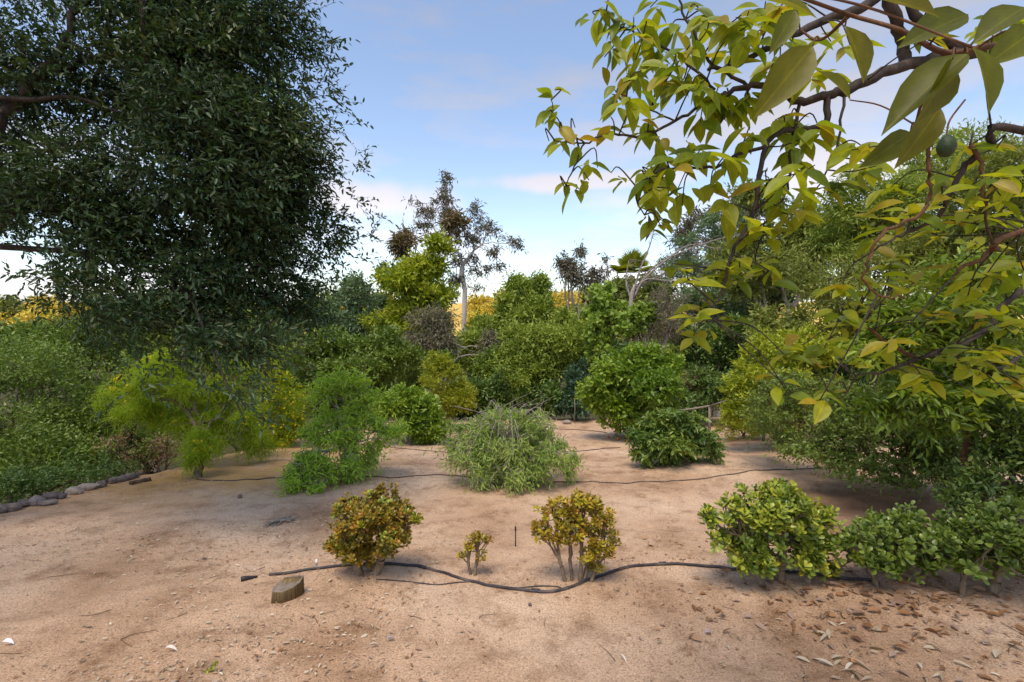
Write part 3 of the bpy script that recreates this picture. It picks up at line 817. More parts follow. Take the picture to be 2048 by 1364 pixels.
plant('leaning_tree', 'dark olive tree filling the right background behind avocado branches', 'tree', [(1960, 400, 130, 150), (1900, 520, 110, 90), (2050, 560, 120, 120), (1650, 560, 70, 60), (1740, 560, 80, 60)], 9.5, LM['olive'], M['dark_bark'], 26000, 0.11, 0.32, seed=28, n_tips=160, r_tip=0.009, twig=0.4, base=gp(9.3, 9.8))

plant('filler_tree', 'dull green tree crowns far behind the drooping dark branches', 'tree', [(560, 640, 90, 55), (470, 620, 80, 50), (640, 620, 50, 45)], 24, LM['mid'], M['bark'], 10000, 0.28, 0.42, seed=111, n_tips=60, r_tip=0.014, twig=0.6)
plant('filler_tree', 'dark olive tree crowns behind the left bank shrubs', 'tree', [(300, 640, 110, 60), (200, 660, 80, 40), (400, 650, 60, 50)], 20, LM['olive'], M['bark'], 11000, 0.24, 0.42, seed=112, n_tips=60, r_tip=0.012, twig=0.5)
plant('filler_tree', 'low dull trees on the slope below the pale gum', 'tree', [(930, 720, 80, 50), (820, 720, 70, 45), (1130, 660, 50, 45), (1000, 660, 60, 40)], 23, LM['mid'], M['bark'], 12000, 0.26, 0.42, seed=113, n_tips=60, r_tip=0.012, twig=0.55)
plant('filler_tree', 'shadowy trees behind the pale leafy tree at right', 'tree', [(1640, 640, 90, 80), (1760, 640, 90, 70), (1560, 660, 70, 60), (1880, 640, 100, 80)], 13, LM['olive'], M['bark'], 15000, 0.15, 0.42, seed=114, n_tips=70, r_tip=0.01, twig=0.4)
plant('filler_tree', 'tall dim crown closing the top right background', 'tree', [(1980, 330, 140, 110), (2080, 480, 120, 120), (1860, 330, 60, 60)], 14, LM['mid'], M['dark_bark'], 13000, 0.16, 0.3, seed=115, n_tips=120, r_tip=0.01, twig=0.45, base=gp(14.5, 14))

plant('backdrop_tree', 'tall grey-green crowns rising behind the hanging avocado twigs', 'tree', [(1560, 440, 80, 70), (1640, 470, 80, 80), (1480, 540, 80, 60), (1580, 540, 90, 60), (1500, 400, 40, 40)], 17, LM['olive'], M['grey_twig'], 15000, 0.20, 0.34, seed=116, n_tips=150, r_tip=0.01, twig=0.55, hang=0.3, shell=0.25, core=0.2)
rngC = np.random.default_rng(314)
for i, px in enumerate(range(-390, 2300, 150)):
    D = float(rngC.uniform(27, 36)); top = float(rngC.uniform(628, 662))
    plant('canyon_tree', 'dull green tree among the canyon trees just behind the yard', 'tree', [(px, top + 45, 95, 45), (px + 50, top + 75, 90, 50), (px - 60, top + 70, 80, 45)], D, LM[('mid', 'olive', 'deep', 'hedge')[i % 4]], M['bark'], 4200, 0.38, 0.45,
          seed=300 + i, n_tips=24, r_tip=0.02, twig=0.8, group='trees in the canyon behind the yard')

plant('feathery_gum_tree', 'feathery grey-green gum behind the dead branches, right of the palm', 'tree', [(1350, 570, 50, 40), (1400, 530, 45, 45), (1450, 490, 50, 50), (1420, 450, 30, 30), (1480, 430, 30, 35), (1330, 530, 20, 30), (1370, 480, 20, 25)], 23, LM['blue'], M['grey_twig'], 9500, 0.20, 0.26, seed=120, n_tips=170, r_tip=0.008, twig=0.55, hang=0.3, shell=0.1, core=0.1)
plant('belt_tree', 'soft grey-green tree crown just right of the pale gum trunk', 'tree', [(1045, 612, 40, 30), (1075, 590, 32, 30), (1035, 575, 26, 20)], 25, LM['blue'], M['grey_twig'], 7500, 0.20, 0.3, seed=121, n_tips=120, r_tip=0.008, twig=0.55, shell=0.1, core=0.15)
plant('palm_scrub', 'grey-green scrub wrapped round the foot of the palm', 'scrub', [(1262, 595, 45, 28), (1310, 590, 40, 35), (1240, 570, 20, 18)], 23, LM['olive'], M['grey_twig'], 6500, 0.22, 0.36, seed=117, n_tips=90, r_tip=0.008, twig=0.5)
plant('hedge_row', 'dark hedge closing the far end of the yard behind the small trees', 'hedge', [(620, 790, 80, 60), (740, 800, 90, 55), (960, 800, 70, 55), (1060, 820, 60, 30), (840, 740, 70, 50), (1000, 740, 60, 50)], 16.8, LM['hedge'], M['bark'], 26000, 0.16, 0.42, seed=118, n_tips=80, r_tip=0.009, twig=0.4)
plant('hedge_row', 'dark shrub mass behind the rail and pale leafy tree', 'hedge', [(1480, 780, 90, 60), (1590, 760, 90, 70), (1400, 800, 60, 40), (1700, 760, 100, 80)], 13.6, LM['deep'], M['bark'], 20000, 0.13, 0.42, seed=119, n_tips=80, r_tip=0.008, twig=0.35)

# vine-covered stump, palm and dead tree
plant('vine_column', 'light green vine smothering a dead stump beside the palm', 'vine', [(1208, 595, 26, 28), (1200, 640, 30, 30), (1195, 690, 22, 40), (1235, 630, 40, 25)], 15.2, LM['vine'], M['brown_twig'], 5500, 0.13, 0.9, T=T_OVAL, seed=29, n_tips=40, r_tip=0.009, twig=0.3, hang=0.5, flat=0.2)
plant('vine_mound', 'round light green vine mound below the dead branches', 'vine', [(1282, 628, 36, 24), (1255, 660, 30, 20)], 15.0, LM['vine'], M['brown_twig'], 3200, 0.13, 0.9, T=T_OVAL, seed=30, n_tips=30, r_tip=0.008, twig=0.3, hang=0.5, flat=0.2)
plant('dry_tangle', 'pale grey tangle of dry twigs above the rounded citrus', 'bush', [(1290, 680, 55, 35), (1335, 650, 40, 50), (1340, 600, 45, 35)], 14.8, LM['grey'], M['grey_twig'], 2600, 0.18, 0.10, seed=31, n_tips=320, r_tip=0.0045, twig=0.5, hang=0.5, droop=0.4)

def palm():
    rng = np.random.default_rng(5)
    top = P(1264, 552, 25)
    base = gp(top[0], top[1])
    root = empty('fan_palm', base, 'fan palm with green top fronds behind the dead tree', 'palm')
    Tubes().add(bezier([base - [0, 0, .1], base + [0.1, 0, 2], top], 6), 0.20, 0.15, 9).build('trunk', M['bark'], root, base)
    for k in range(30):
        el = rng.uniform(-0.6, 1.5); az = rng.uniform(0, 6.28)
        d = np.array([math.cos(az) * math.cos(el), math.sin(az) * math.cos(el), math.sin(el)])
        hub = top + d * rng.uniform(0.4, 0.8)
        s1 = np.cross(d, [0, 0, 1.0]); s1 /= np.linalg.norm(s1) + 1e-6
        nb = 18
        th = np.linspace(-1.25, 1.25, nb)
        X = np.cos(th)[:, None] * d + np.sin(th)[:, None] * s1 + np.array([0, 0, -0.12])
        Ln = np.full(nb, 0.8) * (1 - 0.2 * np.abs(th) / 1.25)
        leaf_mesh('frond', T_DIA, np.tile(hub, (nb, 1)), X, np.tile(np.cross(s1, d), (nb, 1)), Ln, np.full(nb, 0.075), LM['mid'] if el < 0.2 else LM['lime'],
                  rng.uniform(0, 1, nb), root, base, kind=None)
        
palm()

def dead_tree():
    rng = np.random.default_rng(9)
    D = 16.5
    b = P(1265, 640, D); base = gp(b[0], b[1])
    root = empty('dead_tree', base, 'bleached dead tree with long branches sweeping to the right', 'dead tree')
    tb = Tubes()
    tb.add(bezier([base - [0, 0, .1], P(1262, 680, D), P(1262, 600, D), P(1270, 570, D)], 6), 0.11, 0.06, 7)
    tb.build('trunk', M['grey_twig'], root, base)
    limbs = [[(1268, 590), (1300, 540), (1350, 510), (1430, 480), (1480, 470)], [(1268, 595), (1290, 560), (1340, 562), (1400, 560)], [(1265, 590), (1280, 540), (1300, 490), (1310, 450)],
             [(1275, 570), (1320, 530), (1380, 490), (1440, 500)], [(1262, 600), (1252, 560), (1258, 520)], [(1270, 580), (1310, 555), (1350, 540), (1420, 530)]]
    for lb in limbs:
        tb = Tubes()
        dz = rng.uniform(-0.5, 0.5)
        pts = bezier([P(x, y, D + dz * i / 3) for i, (x, y) in enumerate(lb)], 6)
        tb.add(pts, 0.04, 0.010, 5)
        for k in range(26):
            i = rng.integers(4, len(pts))
            d = unit(rng, 1)[0] * 0.5 + np.array([0.3, 0, -0.15]); 
            q = pts[i] + d * rng.uniform(0.3, 0.9)
            tb.add(bezier([pts[i], (pts[i] + q) / 2 + rng.normal(size=3) * 0.05 + [0, 0, 0.08], q], 3), 0.008, 0.003, 4, cap=False)
        tb.build('branch', M['dead_wood'], root, base)
dead_tree()

# ---------------- plants along the left bank
plant('bank_shrub', 'big dense green shrub filling the lower left edge', 'shrub', [(40, 870, 180, 110, 8.2), (-60, 800, 180, 130, 8.5), (-330, 800, 170, 130, 9.0, 0.5), (120, 800, 120, 90, 9.0), (210, 830, 80, 80, 9.4), (270, 760, 80, 60, 10.2), (160, 900, 80, 60, 8.2)], 8.5, LM['hedge'], M['bark'], 46000, 0.07, 0.45, seed=41, n_tips=90, r_tip=0.008, twig=0.22, shell=0.6)
plant('bank_tree', 'dull green small tree behind the lower left shrub', 'tree', [(150, 690, 110, 80), (230, 650, 80, 70), (60, 720, 90, 60)], 11.5, LM['hedge'], M['bark'], 20000, 0.085, 0.4, seed=42, n_tips=90, r_tip=0.009, twig=0.3)
plant('leafy_bank_bush', 'mid green bush behind the yellow flowering tree', 'bush', [(330, 690, 110, 80), (430, 690, 90, 70), (520, 690, 80, 60)], 13.5, LM['mid'], M['bark'], 16000, 0.11, 0.4, seed=43, n_tips=80, r_tip=0.009, twig=0.3)
plant('low_bank_shrub', 'low dark shrub directly behind the row of edging stones', 'shrub', [(90, 965, 110, 40, 6.9), (20, 985, 80, 40, 6.6), (190, 930, 80, 50, 7.6)], 7.0, LM['deep'], M['brown_twig'], 9000, 0.045, 0.5, seed=44, n_tips=120, r_tip=0.004, twig=0.18)
plant('dry_brush', 'brown leafless brush under the yellow flowering tree', 'brush', [(280, 890, 80, 60, 8.6), (350, 900, 55, 45, 8.8), (230, 920, 60, 40, 8.0)], 8.4, LM['brown'], M['brown_twig'], 1800, 0.04, 0.4, seed=45, n_tips=520, r_tip=0.0030, twig=0.25, trunks=5, nsplit=5, shell=0.2)
plant('bank_hedge', 'dark green hedge along the left edge behind the flowering tree', 'hedge', [(480, 860, 90, 50, 11.5), (580, 830, 60, 60, 12.5), (420, 830, 90, 60, 11.5)], 11.5, LM['hedge'], M['bark'], 12000, 0.08, 0.42, seed=46, n_tips=60, r_tip=0.007, twig=0.25)

plant('bank_scrub', 'tangled olive scrub behind the dry brown brush', 'scrub', [(300, 840, 110, 60, 10.2), (200, 800, 80, 60, 10.0), (400, 820, 80, 60, 11), (250, 900, 80, 40, 9.3)], 10, LM['hedge'], M['dark_bark'], 20000, 0.08, 0.4, seed=47, n_tips=120, r_tip=0.005, twig=0.3)

# ---------------- trees standing in the yard
def fruits(root, base, small, rng, n, r, material):
    """a few round fruits hanging in a crown, each its own part"""
    me = ball_mesh('orange_fruit', r, material)
    for k in range(n):
        c, rr, w = small[rng.integers(len(small))]
        d = unit(rng, 1)[0]; d[1] = -abs(d[1])
        link('fruit', me, root, c + d * rr * 0.98 - base)

def ball_mesh(name, r, material, n=8, squash=1.0):
    V = []; Fc = []
    for i in range(1, n):
        ph = math.pi * i / n
        for j in range(2 * n):
            th = math.pi * j / n
            V.append((r * math.sin(ph) * math.cos(th), r * math.sin(ph) * math.sin(th), r * squash * math.cos(ph)))
    V += [(0, 0, r * squash), (0, 0, -r * squash)]
    t, b = len(V) - 2, len(V) - 1
    w = 2 * n
    for i in range(n - 2):
        for j in range(w):
            k = (j + 1) % w
            Fc.append((i * w + j, (i + 1) * w + j, (i + 1) * w + k, i * w + k))
    for j in range(w):
        k = (j + 1) % w
        Fc.append((t, j, k)); Fc.append((b, (n - 2) * w + k, (n - 2) * w + j))
    return make_mesh(name, np.array(V), np.concatenate([np.array(f) for f in Fc]), np.array([len(f) for f in Fc]), material, smooth=True)

M['orange'] = noise_mat('orange_peel', (0.70, 0.22, 0.03), (0.80, 0.32, 0.05), 40, 0.5, 0.1)

b = onground(845, 884)
r_, b_, s_, g_ = plant('orange_tree', 'rounded small orange tree with low skirts, left of centre', 'citrus tree', [(830, 820, 72, 58), (860, 850, 60, 35), (800, 800, 40, 35)], b[1], LM['citrus'], M['bark'], 15000, 0.098, 0.5, T=T_DIA, seed=51, base=b, n_tips=70, r_tip=0.006, twig=0.2, shell=0.65)
fruits(r_, b_, s_, g_, 7, 0.03, M['orange'])
plant('lime_tree', 'yellow-green tree rising behind the small orange tree', 'tree', [(880, 760, 48, 48), (905, 800, 40, 50), (865, 730, 30, 25), (930, 780, 20, 25)], 13.2, LM['lime'], M['bark'], 9000, 0.085, 0.4, seed=52, n_tips=60, r_tip=0.006, twig=0.25, upward=0.6)
b = onground(1262, 884)
r_, b_, s_, g_ = plant('rounded_citrus', 'tallest rounded citrus tree at the far right of the yard', 'citrus tree', [(1265, 770, 88, 78), (1240, 830, 70, 50), (1270, 720, 65, 40), (1320, 760, 45, 60), (1205, 770, 40, 50)], b[1] + 0.3, LM['citrus'], M['bark'], 30000, 0.105, 0.5, seed=53, base=b, n_tips=80, r_tip=0.007, twig=0.22, shell=0.7)
b = onground(1352, 925)
r_, b_, s_, g_ = plant('spreading_citrus', 'low dark glossy citrus bush with flat spreading skirts', 'citrus bush', [(1355, 868, 85, 45), (1300, 885, 45, 35), (1410, 885, 45, 38), (1355, 900, 70, 25), (1350, 840, 50, 25)], b[1], LM['citrus_dark'], M['bark'], 9000, 0.092, 0.45, T=T_OVAL, seed=54, base=b, n_tips=60, r_tip=0.005, twig=0.2, shell=0.6, hang=0.3, droop=0.2)
fruits(r_, b_, s_, g_, 3, 0.025, M['orange'])
plant('grassy_bush', 'pale green fine-leaved bush below the wooden rail', 'bush', [(1485, 862, 40, 28), (1460, 855, 25, 30), (1510, 845, 35, 35)], 10.6, LM['lime'], M['bark'], 5000, 0.06, 0.25, seed=55, n_tips=50, r_tip=0.004, twig=0.2, upward=0.7)
plant('pale_leafy_tree', 'light green leafy small tree right of the wooden rail', 'tree', [(1560, 720, 80, 60), (1520, 770, 65, 50), (1600, 790, 70, 60), (1540, 820, 60, 40), (1620, 690, 60, 50), (1480, 800, 50, 50), (1500, 840, 60, 35), (1570, 850, 70, 30)], 9.0, LM['bright'], M['bark'], 24000, 0.085, 0.4, seed=56, n_tips=90, r_tip=0.003, twig=0.22, hang=0.2, upward=0.5)

# weeping grey-green young tree in the middle
def weeping():
    b = onground(1030, 965); D = b[1]
    fork = P(1015, 885, D)
    root, base, small, rng = plant('weeping_tree', 'weeping grey-green young tree with bare grey twigs, mid yard', 'tree',
        [(1010, 838, 62, 20, D, .8, .3), (950, 862, 48, 24, D, .9, .0), (1065, 858, 45, 30, D, 1, .0), (905, 893, 36, 18, D, .9, -.5), (925, 912, 40, 22, D - .3, .9, -.7), (1000, 895, 70, 38, D - .2, .9, -.3), (1045, 950, 48, 26, D - .5, 1, -.8),
         (985, 940, 40, 24, D - .4, .7, -.8), (1100, 925, 48, 34, D - .2, 1.1, -.7), (1135, 930, 22, 32, D, 1, -.8), (1090, 890, 40, 30, D + .3, 1, -.2), (1010, 870, 60, 30, D + .6, .8, 0), (1015, 915, 65, 42, D, 1.6, -.2), (960, 900, 45, 30, D - .1, 1.0, -.3), (1075, 915, 45, 35, D - .3, 1.0, -.3)],
        D, LM['willow'], M['grey_twig'], 12500, 0.080, 0.22, T=T_HEX, seed=61, base=b, fork=fork, n_tips=240, r_tip=0.0030, twig=0.30, m=9, hang=0.0, droop=0.30, shell=0.05, core=0.08, nsplit=9, outward=0.9, spread=0.7, stems=True)
    tb = Tubes()
    for k in range(26):      # arching bare twigs
        az = rng.uniform(0, 2 * math.pi); q = rng.uniform(0.3, 1.0)
        rx = 140 * D / F * q; ry = 110 * D / F * q
        tz = P(1010, 828, D)[2] + rng.normal() * 0.06
        apex = fork + np.array([math.cos(az) * rx * .45, math.sin(az) * ry * .45, 0]); apex[2] = tz + rng.uniform(-.15, .12)
        end = fork + np.array([math.cos(az) * rx, math.sin(az) * ry, 0]); end[2] = max(tz - rng.uniform(0.05, 0.6) * q - .1, gz(end[0], end[1]) + .05)
        mid = (apex + end) / 2 + np.array([0, 0, .1])
        tb.add(bezier([fork + rng.normal(size=3) * .03, apex, mid, end], 4), 0.005, 0.0018, 4, cap=False)
    for k in range(16):
        p = P(1020 + rng.normal() * 40, 830 + rng.normal() * 8, D)
        q = p + np.array([rng.normal() * 0.25, rng.normal() * 0.2, rng.uniform(0.08, 0.28)])
        tb.add(bezier([fork, p, q], 4), 0.005, 0.0015, 4, cap=False)
    tb.build('bare_twigs', M['grey_twig'], root, base)['kind'] = 'stuff'
weeping()

def young_tree():
    b = onground(692, 952); D = b[1]
    plant('young_tree', 'airy bright green young tree with drooping lower boughs', 'tree',
        [(690, 770, 48, 26, D, .8, 1.0), (655, 790, 40, 30, D, .8, .9), (722, 800, 38, 26, D + .1, .8, .8), (665, 830, 55, 26, D, .8, .4), (715, 835, 45, 26, D - .1, .8, .3), (776, 857, 30, 12, D, 2.6, .1), (745, 850, 30, 14, D, 1.6, .2), (635, 865, 45, 26, D - .1, .9, .1),
         (690, 878, 45, 24, D - .2, .7, 0), (612, 922, 36, 22, D - .5, 1.2, -.5), (588, 962, 30, 22, D - .8, 1.4, -.6), (640, 945, 26, 30, D - .6, .8, -.7), (715, 922, 38, 28, D - .3, 1.1, -.5), (745, 905, 20, 26, D, .8, -.5), (635, 980, 20, 12, D - .9, .9, -.6), (690, 930, 20, 20, D - .2, .6, -.3)],
        D, LM['young'], M['grey_twig'], 10500, 0.092, 0.23, T=T_HEX, seed=63, base=b, fork=P(690, 890, D), n_tips=200, r_tip=0.0032, twig=0.33, m=10, hang=0.0, droop=0.22, shell=0.05, core=0.08, nsplit=8, outward=0.8, stems=True)
young_tree()

def flowering_tree():
    b = onground(393, 955); D = b[1]
    root, base, small, rng = plant('flowering_tree', 'yellow-flowered feathery tree with a short green trunk, left', 'tree',
        [(400, 790, 70, 45, D + .8, 1, .1), (330, 765, 60, 40, D + .6, 1, .2), (270, 800, 60, 45, D + .4, .8, -.1), (225, 790, 35, 40, D + .8, .6, 0), (460, 850, 60, 40, D + .8, 1, -.2), (415, 885, 45, 35, D + .2, 1.1, -.3), (370, 720, 60, 30, D + 1.0, .8, .3),
         (470, 760, 55, 45, D + 1.4, .8, .2), (520, 885, 45, 22, D + 1.2, .8, -.3), (395, 920, 26, 20, D - .05, .9, -.4), (320, 840, 50, 35, D + .6, .8, -.2), (300, 730, 45, 25, D + 1.2, .6, .2)],
        D, LM['yellow'], M['jade_stem'], 48000, 0.09, 0.085, T=T_NEEDLE, seed=65, base=b, fork=b + np.array([0.03, 0.05, 0.22]), n_tips=170, r_tip=0.004, twig=0.28, m=14, hang=0.2, droop=0.35, shell=0.1, core=0.15, nsplit=7, spread=0.8, outward=0.6)
    k = [i for i in range(len(small)) if rng.uniform() < 0.30]
    ptsF = np.array([small[i][0] + d * small[i][1] * rng.uniform(.5, 1.1) for i in k for d in unit(rng, 34)])
    ptsF = ptsF[ptsF[:, 2] > ground(ptsF[:, 0], ptsF[:, 1]) + .08]
    n = len(ptsF)
    leaf_mesh('flowers', T_HEX, ptsF, rng.normal(size=(n, 3)), rng.normal(size=(n, 3)) + [0, -.5, .5], rng.uniform(.022, .045, n), rng.uniform(.02, .035, n), LM['petal'], rng.uniform(0, 1, n), root, base)
flowering_tree()
r_, b_, s_, g_ = plant('yellow_bush', 'bright yellow flowering bush just right of the drooping dark branch', 'bush', [(545, 745, 22, 30), (565, 800, 40, 50), (550, 850, 50, 45), (580, 850, 35, 35)], 10.2, LM['yellow'], M['jade_stem'], 9000, 0.10, 0.10, seed=66, n_tips=70, r_tip=0.004, twig=0.25, hang=0.6, upward=0.4)
ptsF = np.array([c + d * r for (c, r, w) in s_ for d in unit(g_, 30)])
leaf_mesh('flowers', T_DIA, ptsF, g_.normal(size=(len(ptsF), 3)), g_.normal(size=(len(ptsF), 3)) + [0, -.5, .5], np.full(len(ptsF), 0.05), np.full(len(ptsF), 0.05), LM['petal'], g_.uniform(0, 1, len(ptsF)), r_, b_)

# ---------------- jade plants
def jade(label, base_px, lobes, leafmat, n_tips, leaf_len, seed, trunks=((0, 0),), rosette=8, parts=0, r_tip=0.0030, shell=0.15, second=None, power=0.40, rag=34):
    rng = np.random.default_rng(seed)
    base = onground(*base_px); D = base[1]
    root = empty('jade_plant', base, label, 'jade plant')
    W = []
    for lb in lobes:
        px, py, a, c = lb[:4]; dd = lb[4] if len(lb) > 4 else 0.0
        s = D / F
        W.append((P(px, py, D + dd), np.array([a, 0.5 * (a + min(a, c)), c]) * s, a * c))
    if rag:
        pw = np.array([x[2] for x in W], float); pw /= pw.sum()
        B = []
        for q in range(rag):
            c, r, w_ = W[rng.choice(len(W), p=pw)]
            dd_ = unit(rng, 1)[0]; dd_[2] = dd_[2] * 0.85 + 0.12
            sz = rng.uniform(0.16, 0.33)
            B.append((c + dd_ * r * rng.uniform(0.55, 1.02), np.full(3, r.mean()) * sz * np.array([1.15, 1.15, 0.8]), sz ** 1.7))
        tot = sum(b_[2] for b_ in B)
        W = B + [(c, r * 0.9, 0.22 * tot * p_) for (c, r, w_), p_ in zip(W, pw)]
    w = np.array([x[2] for x in W], float); w /= w.sum()
    k = rng.choice(len(W), n_tips, p=w)
    d = unit(rng, n_tips)
    C = np.array([x[0] for x in W])[k]; Rr = np.array([x[1] for x in W])[k]
    S = C + d * Rr * (rng.uniform(shell, 1, n_tips) ** 0.5)[:, None]
    g = ground(S[:, 0], S[:, 1])
    S[:, 2] = np.maximum(S[:, 2], g + 0.05)
    tb_o = S[:, 0] - base[0]
    owner = np.argmin(np.abs(tb_o[:, None] - np.array([t[0] for t in trunks])[None] * 2.0), axis=1)
    for q, (dx, dy) in enumerate(trunks):
        sub = S[owner == q]
        if len(sub) < 2: continue
        tb = Tubes()
        skeleton(tb, gp(base[0] + dx, base[1] + dy, -0.03), sub, r_tip, rng, power=power, wig=0.05, fr=(0.22, 0.42))
        tb.build('stem', M['jade_stem'], root, base)
    ax = d * 0.5 + np.array([0, 0, 0.75]) + rng.normal(size=(n_tips, 3)) * 0.3
    ax /= np.linalg.norm(ax, axis=1)[:, None]
    s1 = np.cross(ax, unit(rng, n_tips)); s1 /= np.linalg.norm(s1, axis=1)[:, None]
    s2 = np.cross(ax, s1)
    m = rosette
    j = np.arange(m)
    th = (j % 2) * math.pi + (j // 2) * (math.pi / 2) + 0.35 * (j // 4)
    lift = 0.15 + 0.75 * (j / m)
    X = (s1[:, None] * np.cos(th)[None, :, None] + s2[:, None] * np.sin(th)[None, :, None]) * (1.05 - 0.5 * lift)[None, :, None] + ax[:, None] * lift[None, :, None]
    X = X + rng.normal(size=X.shape) * 0.12
    Pn = S[:, None] + ax[:, None] * ((j / m - 0.6) * leaf_len * 1.0)[None, :, None]
    Zh = np.repeat(ax[:, None], m, 1) + rng.normal(size=X.shape) * 0.15
    L = leaf_len * rng.uniform(0.75, 1.2, (n_tips, m)) * (1.0 - 0.3 * (j / m))[None]
    tone = rng.uniform(0, 1, n_tips)
    rn = np.clip(tone[:, None] * 0.55 + rng.uniform(0, 0.42, (n_tips, m)), 0, .999)
    f = lambda v: v.reshape(-1, 3)
    lv = (f(Pn), f(X), f(Zh), L.ravel(), (L * 0.62).ravel(), rn.ravel())
    keep = lv[0][:, 2] > ground(lv[0][:, 0], lv[0][:, 1]) + 0.015
    lv = tuple(v[keep] for v in lv)
    if second is not None:     # some rosettes of another colour
        sel = np.repeat(rng.uniform(0, 1, n_tips) < second[1], m)[keep]
        leaf_mesh('foliage', T_JADE, *(v[sel] for v in lv[:5]), second[0], lv[5][sel], root, base, smooth=True)
        lv = tuple(v[~sel] for v in lv)
    if parts:
        a, b2 = largest(lv[0], lv[3], parts)
        leaf_parts('leaf', T_JADE, *(v[a] for v in lv[:5]), leafmat, root, base, smooth=True)
        lv = tuple(v[b2] for v in lv)
    leaf_mesh('foliage', T_JADE, *lv[:5], leafmat, lv[5], root, base, smooth=True)
    return root

jade('dense rounded jade plant with reddish olive leaves beside the wooden block', (735, 1152), [(745, 1055, 84, 74), (700, 1080, 46, 50), (790, 1045, 44, 58), (765, 990, 45, 22), (735, 1115, 60, 20)], LM['jade_red'], 980, 0.043, 71, rag=52,
     trunks=((-0.05, 0), (0.06, 0.03), (0.0, 0.08)), second=(LM['jade_green'], 0.14))
jade('smallest jade plant, a knee-high orange sprig in the middle', (943, 1151), [(955, 1074, 20, 11), (937, 1095, 12, 10), (925, 1110, 11, 6), (965, 1110, 13, 7), (978, 1080, 9, 5)], LM['jade_gold'], 46, 0.036, 72,
     trunks=((-0.012, 0), (0.02, 0)), r_tip=0.0036, rag=0, second=(LM['jade_red'], 0.45))
jade('open golden orange jade plant with bare forked trunks showing', (1152, 1166), [(1105, 1020, 35, 20), (1090, 1062, 34, 20), (1165, 1000, 40, 16), (1200, 1030, 35, 26), (1205, 1085, 38, 28), (1145, 1040, 40, 24), (1160, 1075, 40, 20), (1225, 1110, 18, 8), (1075, 1050, 16, 10), (1190, 1135, 20, 14), (1180, 1010, 30, 16), (1120, 1075, 22, 12), (1135, 1015, 35, 20), (1150, 1060, 40, 24), (1175, 1110, 24, 14)],
     LM['jade_gold'], 340, 0.042, 73, trunks=((-0.07, 0.02), (-0.03, 0.05), (0.03, 0), (0.07, 0.03), (0.11, 0)), r_tip=0.0027, power=0.42, second=(LM['jade_red'], 0.35), rag=0)
jade('large spreading green jade plant with yellowish tips, right foreground', (1585, 1170), [(1550, 1040, 100, 64), (1465, 1055, 74, 52), (1610, 1040, 70, 50), (1560, 1100, 110, 45), (1620, 1100, 60, 55), (1560, 985, 60, 22), (1480, 1020, 50, 30), (1665, 1085, 50, 55), (1650, 1130, 55, 32), (1500, 1110, 55, 34)],
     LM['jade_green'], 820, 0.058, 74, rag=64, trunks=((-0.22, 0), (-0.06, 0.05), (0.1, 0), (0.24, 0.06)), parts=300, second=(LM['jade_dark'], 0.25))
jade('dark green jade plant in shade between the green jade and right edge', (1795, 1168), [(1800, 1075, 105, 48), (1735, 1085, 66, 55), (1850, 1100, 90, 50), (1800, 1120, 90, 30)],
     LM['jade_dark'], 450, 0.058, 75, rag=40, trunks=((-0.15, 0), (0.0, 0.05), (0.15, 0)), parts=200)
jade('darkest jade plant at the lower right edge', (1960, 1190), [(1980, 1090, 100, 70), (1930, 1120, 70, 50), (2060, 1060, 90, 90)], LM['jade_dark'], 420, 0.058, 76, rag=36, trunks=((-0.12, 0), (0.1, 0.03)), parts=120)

# ---------------- right-hand trees behind the avocado
b = gp(4.55, 4.75)
plant('bigleaf_tree', 'large-leaved glossy green tree at the right behind the avocado twigs', 'tree', [(1840, 620, 130, 80), (1960, 600, 130, 110), (1900, 740, 150, 80), (1780, 700, 90, 60), (1990, 800, 110, 100), (1850, 820, 100, 60)], 4.6, LM['bigleaf'], M['red_bark'], 7500, 0.105, 0.30, T=T_OVAL, seed=81,
      base=b, n_tips=120, r_tip=0.0045, twig=0.28, m=8, hang=0.35, droop=0.15, parts=300, fork=P(1945, 860, 4.75), shell=0.4, stems=True)
b = gp(5.3, 6.2)
plant('low_bough_tree', 'small-leaved tree with low boughs over bare ground at right', 'tree', [(1620, 850, 100, 60, 6.8), (1540, 850, 80, 60, 7.6), (1720, 830, 120, 75, 6.2), (1850, 880, 130, 60, 5.8), (1640, 905, 110, 34, 6.2), (1700, 925, 100, 28, 5.6), (1800, 945, 110, 30, 5.4), (1950, 900, 120, 90, 5.6), (1580, 790, 90, 60, 7.2)], 6.0, LM['hedge'], M['brown_twig'], 27000, 0.055, 0.45, seed=82,
      base=b, n_tips=260, r_tip=0.0036, twig=0.24, m=7, hang=0.2, droop=0.25, shell=0.25, stems=True, nsplit=6)
plant('corner_shrub', 'dark shrub crowding the right edge above the jade plants', 'shrub', [(2010, 950, 90, 75), (1930, 1000, 50, 50), (2080, 880, 90, 120)], 4.3, LM['citrus_dark'], M['dark_bark'], 6000, 0.055, 0.42, T=T_OVAL, seed=83, n_tips=80, r_tip=0.004, twig=0.2, stems=True)

